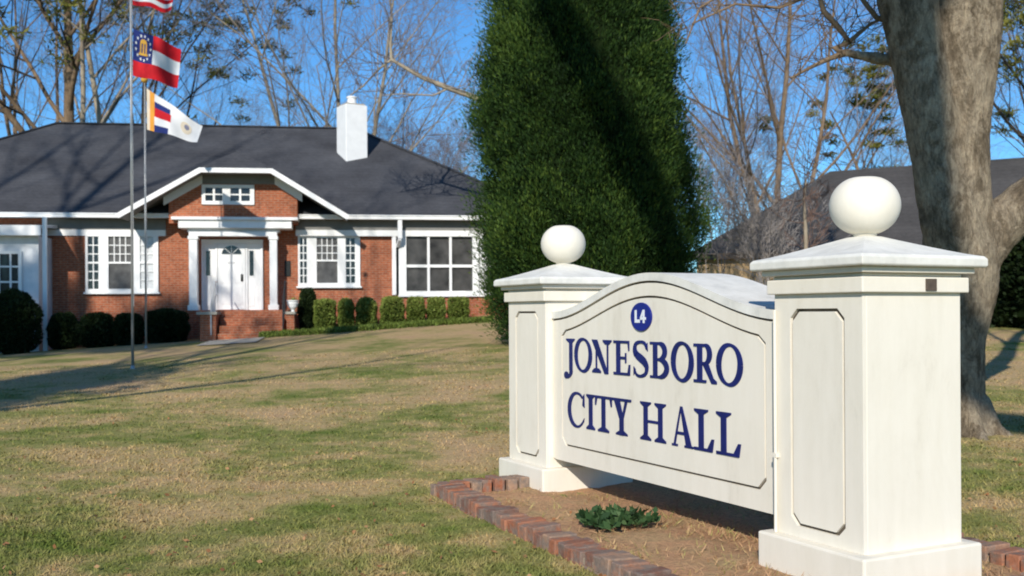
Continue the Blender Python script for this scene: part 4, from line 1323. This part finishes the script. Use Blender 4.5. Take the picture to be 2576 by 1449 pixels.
# ================================================================== CEDAR
def cedar():
    dep = 22.0
    c0 = at_depth(1480, 800, dep); gz_ = zg(c0.x, c0.y)
    prof = [(-600, 1450, 1480), (-450, 1370, 1555), (-300, 1310, 1620), (-150, 1262, 1662), (0, 1232, 1690), (150, 1203, 1720), (310, 1187, 1742), (500, 1196, 1757), (600, 1201, 1768), (680, 1202, 1765), (760, 1224, 1748), (830, 1256, 1705), (856, 1300, 1660)]
    zs = []; cxs = []; rs = []
    for y, a, b_ in prof:
        L = at_depth(a, y, dep); R_ = at_depth(b_, y, dep)
        zs.append((L.z + R_.z) / 2); cxs.append((L.x + R_.x) / 2); rs.append((R_.x - L.x) / 2 * .945)
    zs, cxs, rs = map(np.array, (zs[::-1], cxs[::-1], rs[::-1]))
    r = thing('cedar_tree', 'tall dense dark green conical cedar standing behind the sign', 'tree', (c0.x, c0.y, gz_))
    # clumps
    nc = 3000
    z = rng.uniform(zs[0], zs[-1], nc * 2)
    keep = rng.uniform(0, 1, nc * 2) < np.interp(z, zs, rs) / rs.max()
    z = z[keep][:nc]; nc = len(z)
    ang = rng.uniform(0, 2 * np.pi, nc)
    back = np.sin(ang) > .5
    rr = np.interp(z, zs, rs); cx_ = np.interp(z, zs, cxs)
    lump = np.array([mnoise.noise((math.cos(a) * 2.2, math.sin(a) * 2.2, zz * .75)) for a, zz in zip(ang, z)])
    f = .91 + .20 * lump + rng.uniform(-.13, .08, nc) + np.where(rng.uniform(0, 1, nc) < .05, .05, 0)
    C = np.stack([cx_ + np.cos(ang) * rr * f, c0.y + np.sin(ang) * rr * f, z], 1)
    cr = rng.uniform(.16, .42, nc) * np.clip(rr / 1.5, .4, 1)
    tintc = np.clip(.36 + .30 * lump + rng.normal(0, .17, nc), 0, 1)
    per = 120
    idx = np.repeat(np.arange(nc), np.where(back, per // 3, per)); n = len(idx)
    out = np.stack([np.cos(ang), np.sin(ang), np.full(nc, .55)], 1)[idx]
    off = rng.normal(0, .5, (n, 3)) * np.array([1, 1, 1.3])
    P = C[idx] + off * cr[idx][:, None]
    # leaf sprays fan up and out of each clump
    d = out * .6 + off * .8 + np.array([0, 0, .95])
    V = leaves(P, d, .105, .024, .5)
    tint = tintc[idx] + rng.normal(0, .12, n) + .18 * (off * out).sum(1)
    V = V - np.array([c0.x, c0.y, gz_])
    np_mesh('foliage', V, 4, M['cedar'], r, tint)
    core = MB(); k = 22; n0 = 0
    for i in range(len(zs)):
        for j in range(k):
            a = 2 * math.pi * j / k; q = rs[i] * .80 * (1 + .06 * mnoise.noise((math.cos(a) * 2, math.sin(a) * 2, zs[i])))
            core.v.append((cxs[i] - c0.x + q * math.cos(a), q * math.sin(a), zs[i] - gz_))
    for i in range(len(zs) - 1):
        for j in range(k):
            j2 = (j + 1) % k; core.f.append((i * k + j, i * k + j2, (i + 1) * k + j2, (i + 1) * k + j)); core.t.append(.5)
    core.f.append(tuple(range(k))); core.t.append(.5)
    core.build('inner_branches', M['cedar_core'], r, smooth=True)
    tk = MB(); tk.tube([(0, 0, -.1), (0, 0, 1.2)], [.28, .2], 10); tk.build('trunk', M['bark_brown'], r)
cedar()

# ================================================================== BARE TREES
class Bare:
    def __init__(s, seed, twig=1.0):
        s.r = random.Random(seed); s.trunk = []; s.twigs = []; s.tw = twig; s.ends = []
    def rv(s, a):
        return Vector((s.r.uniform(-a, a), s.r.uniform(-a, a), s.r.uniform(-a, a)))
    def grow(s, p, d, L, r0, level, nk, up=.12, wob=.16, end=.35, first=.25):
        n = (7, 6, 5, 4, 3)[min(level, 4)]
        pts = [p.copy()]; rs = [r0]; d = d.normalized()
        for i in range(n):
            d = (d + s.rv(wob) + Vector((0, 0, up))).normalized()
            p = p + d * (L / n)
            pts.append(p.copy()); rs.append(r0 * (1 - (1 - end) * (i + 1) / n))
        (s.trunk if level <= 1 else s.twigs).append((pts, rs, level))
        if level >= 4 or not nk:
            s.ends.append((pts[-1], d)); return
        if level >= 2: s.ends.append((pts[-1], d))
        k = nk[0]
        for i in range(k):
            f = first + (1 - first) * (i + s.r.random()) / k
            j = min(int(f * n), n - 1); q = pts[j].lerp(pts[j + 1], f * n - j)
            dd = (pts[j + 1] - pts[j]).normalized()
            side = dd.cross(s.rv(1)).normalized()
            sp = s.r.uniform(.5, 1.25)
            nd = (dd + side * sp).normalized()
            rr = (rs[j] + (rs[j + 1] - rs[j]) * (f * n - j)) * s.r.uniform(.42, .62)
            s.grow(q, nd, L * s.r.uniform(.42, .62) * (1.15 - .45 * f), max(rr, .006), level + 1, nk[1:], up, wob * 1.15, .3, .18)
    def build(s, root, tm, wm, twig_r=.009):
        a = MB(); b = MB()
        for pts, rs, lv in s.trunk: a.tube(pts, rs, 9 if lv == 0 else 6, False)
        for pts, rs, lv in s.twigs: b.tube(pts, [max(q, twig_r) for q in rs], 4 if lv == 2 else 3, False)
        a.build('trunk', tm, root, smooth=True, fix=False)
        if b.v: b.build('crown', wm, root, smooth=True, fix=False)

def bare_tree(name, label, px, depth, height, r0, seed, stems=1, spread=.25, tm='bark_brown', wm='twig', nk=(9, 7, 5, 4), first=.3, lean=0, group='bare winter trees behind the building', twig_r=.010, needles=None, base_z=None, loc=None, up=.10, firstlen=1.0):
    p = at_depth(px, 700, depth) if loc is None else Vector(loc)
    gz_ = (zg(p.x, p.y) if base_z is None else base_z)
    r = thing(name, label, 'tree', (p.x, p.y, gz_), 0, group)
    t = Bare(seed)
    for i in range(stems):
        a = 2 * math.pi * (i + t.r.random() * .6) / max(stems, 1)
        d = Vector((math.cos(a) * spread + lean, math.sin(a) * spread * .6, 1))
        if stems == 1: d = Vector((lean, 0, 1))
        t.grow(Vector((math.cos(a), math.sin(a) * .5, 0)) * (r0 * .5 if stems > 1 else 0) + Vector((0, 0, -.2)), d, height * t.r.uniform(.85, 1.05), r0 * (1 if stems == 1 else t.r.uniform(.6, .9)), 0, nk, up, .10, .22, first)
    t.build(r, M[tm], M[wm], twig_r)
    if needles:
        n_, zmin, L, rad_ = needles
        ends = [e for e in t.ends if e[0].z > zmin]
        t.r.shuffle(ends); ends = ends[:n_]
        ctr = np.array([e[0] for e in ends]); per = 60
        idx = np.repeat(np.arange(len(ctr)), per)
        off = rng.normal(0, 1, (len(idx), 3)); off = unit(off) * rng.uniform(.2, 1, (len(idx), 1)) * rad_
        off[:, 2] *= .5
        V = leaves(ctr[idx] + off, off + np.array([0, 0, .15]), L, .0016 * max(p.y, 12), .35)
        ti = np.repeat(rng.uniform(.15, .85, len(ctr)), per) + rng.normal(0, .15, len(idx)) + off[:, 2] * .4
        np_mesh('needle_tufts', V, 4, M['pine'], r, ti)
    return r

BG = dict(nk=(7, 6, 5, 4), twig_r=.0055)
bare_tree('bare_tree', 'pale multi stemmed bare tree rising behind the left end of the roof', 100, 50, 20, .17, 11, stems=3, spread=.16, tm='bark_brown', **BG)
bare_tree('pine_tree', 'tall pine with thick trunk and green needle tufts above the roof, left of the flagpoles', 180, 47, 22, .36, 12, tm='bark_brown', wm='bark_dark', nk=(13, 6, 4), first=.30, needles=(900, 8.0, .36, .75), group='pines behind the building', up=.04)
bare_tree('bare_tree', 'pale forked bare tree trunk seen just left of the nearer flagpole', 268, 45, 20, .26, 19, stems=2, spread=.12, tm='bark_pale', **BG)
bare_tree('pine_tree', 'slim dark pine behind the flags with sparse needle tufts', 346, 52, 23, .20, 14, tm='bark_dark', wm='bark_dark', nk=(12, 6, 4), first=.3, needles=(520, 8.0, .34, .65), group='pines behind the building', up=.03)
bare_tree('bare_tree', 'dark bare tree spreading out to the right behind the flags', 392, 58, 16, .15, 15, stems=3, spread=.5, tm='bark_dark', wm='twig', nk=(7, 6, 5, 4), twig_r=.0055)
FINE = dict(nk=(10, 7, 6, 5), twig_r=.004, up=.045)
bare_tree('bare_tree', 'faint far bare tree in the open sky between the flags and the chimney', 600, 78, 15, .11, 16, stems=3, spread=.40, tm='twig', **FINE)
bare_tree('bare_tree', 'large pale barked bare tree with several leaders directly behind the white chimney', 856, 46, 18, .20, 28, stems=3, spread=.27, tm='bark_pale', first=.14, **FINE)
bare_tree('bare_tree', 'small fine bare tree right of the chimney above the falling roof hip', 1000, 64, 11, .09, 22, stems=3, spread=.34, tm='twig_red', wm='twig_red', **FINE)
bare_tree('bare_tree', 'small far bare tree just left of the cedar low over the roof', 1130, 66, 9.5, .10, 23, stems=4, spread=.42, tm='twig', **FINE)
bare_tree('bare_tree', 'bare tree fanning into straight leaders right of the cedar, tallest there', 1962, 46, 17, .21, 24, stems=4, spread=.30, tm='bark_brown', first=.14, **FINE)
bare_tree('bare_tree', 'low far bare tree with russet twigs close beside the right edge of the cedar', 1830, 62, 10, .09, 25, stems=3, spread=.34, tm='twig_red', wm='twig_red', **FINE)
bare_tree('bare_tree', 'far grey bare tree left of the great oak trunk', 2190, 64, 13, .09, 26, stems=3, spread=.26, tm='twig', **FINE)
bare_tree('bare_tree', 'far bare tree right of the great oak trunk at the picture edge', 2590, 58, 18, .14, 27, stems=3, spread=.3, tm='bark_dark', **FINE)
bare_tree('pine_tree', 'small dark pine peeping over the dark roof beside the oak', 2215, 50, 11.5, .16, 31, tm='bark_brown', wm='bark_dark', nk=(13, 6, 4), first=.3, needles=(70, 3.5, .30, .45), group='pines behind the building', up=.02)
bare_tree('evergreen_tree', 'dark drooping evergreen right of the oak trunk above the dark roof', 2640, 30, 10, .2, 33, tm='bark_dark', wm='bark_dark', nk=(12, 6, 4), first=.3, needles=(160, 3.2, .30, .5), group='pines behind the building', up=-.02)

# bare tree whose trunk is hidden by the cedar, its pale bough reaching out to the left
def bough_tree():
    dep = 30
    b0 = at_depth(1420, 800, dep); gz_ = zg(b0.x, b0.y)
    r = thing('bare_tree', 'bare tree behind the cedar whose long pale bough reaches left over the roof', 'tree', (b0.x, b0.y, gz_), 0, 'bare winter trees behind the building')
    o = Vector((b0.x, b0.y, gz_))
    L = lambda pts: [at_depth(x, y, dep) - o for x, y in pts]
    t = Bare(41)
    tr = MB(); cr = MB()
    tr.tube([Vector((0, 0, -.2)), Vector((0, 0, 3)), L([(1390, 300)])[0], L([(1400, -200)])[0]], [.34, .28, .22, .14], 10, False)
    pts = L([(1392, 290), (1290, 268), (1200, 247), (1130, 222), (1062, 195), (1010, 165), (985, 150)])
    tr.tube(pts, [.11, .10, .09, .078, .066, .055, .05], 8, False)
    up_ = L([(985, 150), (982, 110), (986, 40), (975, -60)]); tr.tube(up_, [.05, .045, .035, .02], 6, False)
    l2 = L([(985, 150), (955, 172), (915, 215), (880, 240)]); tr.tube(l2, [.04, .034, .025, .015], 6, False)
    l3 = L([(1130, 222), (1090, 240), (1010, 236), (960, 240)]); tr.tube(l3, [.03, .026, .02, .012], 6, False)
    for P in (pts, up_, l2, l3):
        for i in range(1, len(P)):
            for k in range(5):
                q = P[i - 1].lerp(P[i], t.r.random())
                t.grow(q, t.rv(1) + Vector((0, 0, .7)), t.r.uniform(.7, 1.8), .016, 3, (4,), .12)
    t.grow(L([(1395, 120)])[0], Vector((.9, .2, .9)), 5, .12, 1, (7, 5, 4))
    for pts_, rs, lv in t.trunk: tr.tube(pts_, rs, 6, False)
    for pts_, rs, lv in t.twigs: cr.tube(pts_, [max(q, .008) for q in rs], 3, False)
    tr.build('trunk', M['bark_pale'], r, smooth=True, fix=False); cr.build('crown', M['twig'], r, smooth=True, fix=False)
bough_tree()

# ================================================================== GREAT OAK AT THE RIGHT
def oak():
    base = on_ground(2410, 1085); dep = base.y
    r = thing('oak_tree', 'massive grey barked oak trunk forking into thick limbs right behind the sign', 'tree', tuple(base))
    k = dep / F
    def S(lst, dd=0.0):
        return [at_depth(x, y, dep + dd) - base for x, y, _ in lst], [q * k for _, _, q in lst]
    tb = MB()
    P, R_ = S([(2406, 1125, 108), (2405, 1090, 92), (2404, 1060, 80), (2403, 1000, 70), (2403, 850, 70), (2416, 720, 86), (2420, 640, 92), (2410, 560, 82), (2411, 430, 71), (2415, 300, 72), (2427, 130, 79), (2438, -60, 82), (2456, -400, 64)]); tb.tube(P, R_, 20)
    P, R_ = S([(2410, 660, 62), (2392, 560, 68), (2356, 400, 60), (2328, 250, 62), (2305, 111, 64), (2274, -60, 72), (2200, -400, 50)], -.12); tb.tube(P, R_, 18)
    P, R_ = S([(2420, 720, 66), (2452, 640, 66), (2512, 570, 60), (2580, 512, 56), (2700, 420, 50), (2900, 180, 40)], -.02); tb.tube(P, R_, 16)
    P, R_ = S([(2330, 230, 30), (2258, 155, 14), (2185, 144, 12.5), (2122, 132, 12)], .05); tb.tube(P, R_, 10)
    for a in range(7):
        an = a * .9 + .3
        tb.tube([Vector((0, 0, .32)) + Vector((math.cos(an) * .20, math.sin(an) * .20, 0)), Vector((math.cos(an) * .36, math.sin(an) * .36, .04)), Vector((math.cos(an) * .56, math.sin(an) * .56, -.08))], [.13, .08, .05], 8)
    tmp = tb.build('trunk', M['oak'], None)
    md = tmp.modifiers.new('r', 'REMESH'); md.mode = 'VOXEL'; md.voxel_size = .028
    m2 = tmp.modifiers.new('s', 'SMOOTH'); m2.iterations = 2; m2.factor = .5
    dg = bpy.context.evaluated_depsgraph_get()
    me = bpy.data.meshes.new_from_object(tmp.evaluated_get(dg))
    bpy.data.objects.remove(tmp)
    n = len(me.vertices); co_ = np.empty(n * 3, np.float32); nr = np.empty(n * 3, np.float32)
    me.vertices.foreach_get('co', co_); me.vertices.foreach_get('normal', nr)
    co_ = co_.reshape(-1, 3); nr = nr.reshape(-1, 3)
    h = np.array([.022 * mnoise.noise((c[0] * 3, c[1] * 3, c[2] * 1.1)) + .016 * abs(mnoise.noise((c[0] * 11, c[1] * 11, c[2] * 2.6))) + .008 * mnoise.noise((c[0] * 30, c[1] * 30, c[2] * 12)) for c in co_.astype(float)])
    co_ += nr * h[:, None]
    me.vertices.foreach_set('co', co_.ravel()); me.shade_smooth(); me.update()
    me.materials.clear(); me.materials.append(M['oak'])
    o = bpy.data.objects.new('trunk', me); COL.objects.link(o); o.parent = r
    # boughs and twigs
    t = Bare(55); b = MB()
    def bough(lst, dd=0.05, tw=6, L=.9):
        P, R_ = S(lst, dd); b.tube(P, R_, 8, False)
        for i in range(1, len(P)):
            for j in range(tw):
                q = P[i - 1].lerp(P[i], t.r.random())
                t.grow(q, t.rv(1) + Vector((0, 0, .25)), t.r.uniform(.35, L), .008, 3, (4,), .03)
    bough([(2124, 134, 12), (2098, 122, 9), (2137, 106, 8), (2110, 70, 7.5), (2072, 28, 7), (2058, -20, 6), (2050, -90, 5)])
    bough([(2124, 134, 9), (2085, 148, 6), (2042, 168, 4.5), (1990, 196, 3)], .05, 5, .5)
    bough([(2260, 60, 9), (2206, 45, 7), (2178, 10, 6), (2130, -60, 5)], 0, 3, .6)
    bough([(2137, 104, 6), (2190, 60, 4), (2235, 40, 3)], .0, 3, .5)
    bough([(2058, -20, 5), (1960, 20, 4), (1850, 10, 3), (1740, 60, 2)], .3, 7, .7)
    bough([(2050, -60, 5), (1900, -70, 4), (1760, 20, 3), (1725, 110, 2)], .5, 7, .8)
    for pts, rs, lv in t.twigs: b.tube(pts, [max(q * .8, .0022) for q in rs], 3, False)
    b.build('bough', M['bark_brown'], r, smooth=True, fix=False)
    # crown above the picture
    t2 = Bare(57); c = MB()
    for (x, y, q, dx) in ((2450, -380, 60, .25), (2220, -380, 46, -.5), (2880, 190, 38, .9)):
        p = at_depth(x, y, dep) - base
        t2.grow(p, Vector((dx, .1, 1)), 7, q * k, 0, (7, 6, 5), .08)
    for pts, rs, lv in t2.trunk + t2.twigs: c.tube(pts, [max(q, .006) for q in rs], 5 if lv < 2 else 3, False)
    c.build('crown', M['bark_brown'], r, smooth=True, fix=False)
oak()

# ================================================================== BUILDING AT THE RIGHT, BEHIND
def right_house():
    d0 = 30.0
    a = at_depth(1772, 640, d0); ze = a.z
    an = rad(-30)
    r = thing('neighbour_house', 'low tan walled house with very dark roof behind the oak and sign', 'building', (a.x, a.y, 0), an)
    Mx = mx_of(r); inv = Mx.inverted(); nn = Mx.to_3x3() @ Vector((0, 1, 0))
    def loc(x, y, d): return inv @ on_plane(x, y, Mx @ Vector((0, d, 0)), nn)
    p = loc(2088, 431, 5.0)
    zr = p.z; ul = -.55; ur = 17.0; depth = 10.0
    w_ = MB(); w_.box(ul + .25, ur - .5, .18, depth - .5, .2, ze); w_.build('wall', M['brick_tan'], r)
    ro = MB(); E = [(ul, 0, ze), (ur, 0, ze), (ur, depth, ze), (ul, depth, ze)]; R0, R1 = (p.x, 5, zr), (ur - 3.0, 5, zr)
    ro.poly([E[0], E[1], R1, R0]); ro.poly([E[1], E[2], R1]); ro.poly([E[2], E[3], R0, R1]); ro.poly([E[3], E[0], R0])
    ro.build('roof', M['shingle_dark'], r)
    f = MB(); f.box(ul, ur, -.04, .0, ze - .16, ze + .02); f.box(ul + .02, ur - .02, .001, depth, ze - .05, ze - .02); f.build('fascia', M['brown_plate'], r)
    for u in (4.2, 9.5, 13.5):
        m_ = MB(); m_.ring([(u, .12, 1.2), (u + 1.3, .12, 1.2), (u + 1.3, .12, 2.6), (u, .12, 2.6)], [(u + .08, .12, 1.28), (u + 1.22, .12, 1.28), (u + 1.22, .12, 2.52), (u + .08, .12, 2.52)], (0, .07, 0))
        wn = m_.build('window', M['white'], r); g_ = MB(); g_.box(u + .07, u + 1.23, .15, .17, 1.27, 2.53); g_.build('pane', M['glass'], wn)
right_house()

# twiggy leafless shrub in front of that roof
def twig_shrub(name, label, px, depth, w_, h, seed, n=70, mat_='twig', group=None):
    p = at_depth(px, 700, depth); gz_ = zg(p.x, p.y)
    r = thing(name, label, 'shrub', (p.x, p.y, gz_), 0, group)
    t = Bare(seed); b = MB()
    for i in range(n):
        a = t.r.uniform(0, 6.28); s_ = t.r.uniform(.05, 1.0)
        d = Vector((math.cos(a) * s_ * w_ / h, math.sin(a) * s_ * w_ / h * .6, 1))
        t.grow(Vector((math.cos(a) * .2, math.sin(a) * .2, 0)), d, h * t.r.uniform(.75, 1.0) * (1.05 - .15 * s_), .02, 2, (8, 5), .05, .16, .3, .45)
    for pts, rs, lv in t.twigs: b.tube(pts, [max(q, .0065) for q in rs], 3, False)
    b.build('branches', M[mat_], r, smooth=True, fix=False)
twig_shrub('bare_shrub', 'big grey leafless shrub forming a twiggy dome before the tan wall', 1945, 25.5, 1.4, 3.3, 71, 17, 'twig_pale')
twig_shrub('bare_shrub', 'thin pale stemmed leafless shrub beside the right edge of the cedar', 1800, 26, .6, 4.3, 72, 6, 'twig_pale')
# pale slim sapling
def sapling():
    dep = 24; b0 = at_depth(2028, 640, dep); gz_ = zg(b0.x, b0.y)
    r = thing('sapling', 'slim pale sapling rising just left of the nearer ball finial', 'tree', (b0.x, b0.y, gz_))
    o = Vector((b0.x, b0.y, gz_)); t = Bare(81); m_ = MB(); c = MB()
    P = [Vector((0, 0, -.1))] + [at_depth(x, y, dep) - o for x, y in ((2028, 640), (2026, 560), (2022, 500), (2030, 440))]
    m_.tube(P, [.06, .055, .045, .03, .012], 7, False); m_.build('trunk', M['bark_pale'], r, smooth=True, fix=False)
    for q in P[1:]:
        for j in range(6): t.grow(q, t.rv(1) + Vector((0, 0, .6)), t.r.uniform(.6, 1.3), .014, 2, (5, 3), .08)
    for pts, rs, lv in t.twigs: c.tube(pts, [max(q, .006) for q in rs], 3, False)
    c.build('crown', M['twig_red'], r, smooth=True, fix=False)
sapling()

# near black evergreens added to fill the shaded area right of the oak
def added_shade_shrub(label, px, depth, w_, h, seed, n=9000):
    p = at_depth(px, 780, depth); gz_ = zg(p.x, p.y)
    r = thing('evergreen_shrub', label, 'shrub', (p.x, p.y, gz_), 0, 'dark evergreens added for shade beyond the oak')
    v, ti = shrub_mesh('x', w_, w_ * .8, h, n, None, .1, .16, seed)
    np_mesh('foliage', v, 4, M['dark_leaf'], r, ti)
    c = MB(); c.lathe([(.4 * w_, -.1), (.8 * w_, .1 * h), (.82 * w_, .4 * h), (.7 * w_, .75 * h), (.2 * w_, .9 * h)], (0, 0, 0), 14, 1, .8); c.build('inner_stems', M['cedar_core'], r)
added_shade_shrub('near black rounded evergreen added for the shade right of the oak below its limb', 2560, 25, 1.3, 2.6, 91)
added_shade_shrub('near black evergreen added for shade, cut by the right picture edge beyond the oak', 2690, 24, 1.5, 2.9, 92)

# ================================================================== TREES BESIDE AND BEHIND THE CAMERA that throw the shade in the picture
def lean_tree():
    o = Vector((3.4, -12, 0))
    r = thing('bare_tree', 'tall bare tree behind the viewpoint whose shadow crosses the cedar and oak', 'tree', tuple(o))
    m_ = MB(); c = MB()
    P = lambda l: [Vector(p) - o for p in l]
    pts = P(((3.4, -12, -.2), (3.2, -12, 8), (2.7, -12, 11.4), (1.2, -12, 12.9), (-.2, -12, 13.6), (-.50, -12, 14.9), (-.62, -12, 16.8), (-1.6, -12, 18.4), (-3.0, -12, 19.85), (-5.7, -12, 25.2), (-6.6, -12, 27)))
    m_.tube(pts, [.55, .52, .48, .45, .44, .43, .43, .46, .47, .40, .2], 12); m_.build('trunk', M['oak'], r, smooth=True)
    q = P(((-1.6, -12, 18.1), (-2.0, -12, 19.2), (-2.5, -12, 20.6), (-3.1, -12, 21.8), (-3.2, -12, 24.5))); c.tube(q, [.24, .22, .20, .16, .08], 8, False)
    q = P(((-.80, -12, 16.4), (.6, -12, 18.6), (1.2, -12, 21))); c.tube(q, [.2, .14, .05], 8, False)
    t = Bare(93)
    t.grow(pts[9], Vector((.1, -.4, 1)), 5, .16, 1, (6, 4)); t.grow(pts[8], Vector((-.9, .3, .6)), 4, .10, 1, (5, 4))
    for p_, rs, lv in t.trunk + t.twigs: c.tube(p_, rs, 5, False)
    c.build('crown', M['bark_brown'], r, smooth=True, fix=False)
lean_tree()
def shade_pine(label, x, y, h, zlo, R, seed, n=260):
    r = thing('pine_tree', label, 'tree', (x, y, 0), 0, 'pines left of the viewpoint')
    r_ = random.Random(seed); m_ = MB(); c = MB()
    m_.tube([(0, 0, -.2), (.1, 0, h * .5), (0, .1, h)], [.36, .28, .06], 10); m_.build('trunk', M['bark_brown'], r, smooth=True)
    ctr = []
    for k in range(34):
        z = zlo + (h - zlo) * r_.random(); a = r_.uniform(0, 6.28); L = R * r_.uniform(.6, 1) * (1 - .45 * (z - zlo) / (h - zlo))
        e = Vector((math.cos(a) * L, math.sin(a) * L, z + L * .15)); c.tube([Vector((0, 0, z - .3)), e * .5 + Vector((0, 0, z * .5)), e], [.07, .045, .015], 5, False)
        for j in range(n // 34):
            f = r_.uniform(.25, 1.05); ctr.append((e.x * f + r_.gauss(0, .4), e.y * f + r_.gauss(0, .4), z + (e.z - z) * f + r_.gauss(0, .25)))
    c.build('branches', M['bark_dark'], r, smooth=True, fix=False)
    ctr = np.array(ctr); idx = np.repeat(np.arange(len(ctr)), 70); off = unit(rng.normal(0, 1, (len(idx), 3))) * rng.uniform(.1, .6, (len(idx), 1))
    np_mesh('needle_tufts', leaves(ctr[idx] + off, off, .3, .08, .4), 4, M['pine'], r, rng.uniform(.1, .8, len(idx)))
bare_tree('bare_tree', 'bare tree left of the viewpoint that throws thin shadows across the left lawn', 0, 0, 19, .34, 107, stems=2, spread=.12, tm='bark_brown', nk=(8, 6, 4), loc=(-11.2, 1.5, 0), group='bare trees beside the viewpoint')
shade_pine('dense pine left of the viewpoint that shades the low shrubs', -17.2, 0, 18.6, 15.6, 3.6, 101)
shade_pine('dense pine farther left that shades the white wing', -21.5, 1.5, 18.8, 15.2, 4.0, 103)
shade_pine('stout pine left of the viewpoint that shades a band of the left lawn', -11.6, -1.0, 11.5, 8.2, 2.5, 105, 200)
bare_tree('bare_tree', 'very tall bare tree farthest left of the viewpoint whose limbs shade the roof', 0, 0, 30, .45, 109, stems=2, spread=.16, tm='bark_brown', nk=(8, 5, 4), loc=(-19.5, 3, 0), group='bare trees beside the viewpoint', first=.6)

def fallen_leaves():
    n = 900
    y = 3.2 / (1 - rng.uniform(0, 1, n) * (1 - 3.2 / 20)); x = rng.uniform(-.55, .55, n) * y
    P = np.stack([x, y, np.array([zg(a, b_) for a, b_ in zip(x, y)]) + rng.uniform(.012, .035, n)], 1)
    d = rng.normal(0, 1, (n, 3)); d[:, 2] *= .25
    V = leaves(P, d, .038, .026, .1)
    o = np_mesh('fallen_leaves', V, 4, M['dead_leaf'], None, rng.uniform(0, 1, n)); tag(o, 'small brown fallen leaves scattered over the front lawn', 'leaves', kind='stuff')
fallen_leaves()
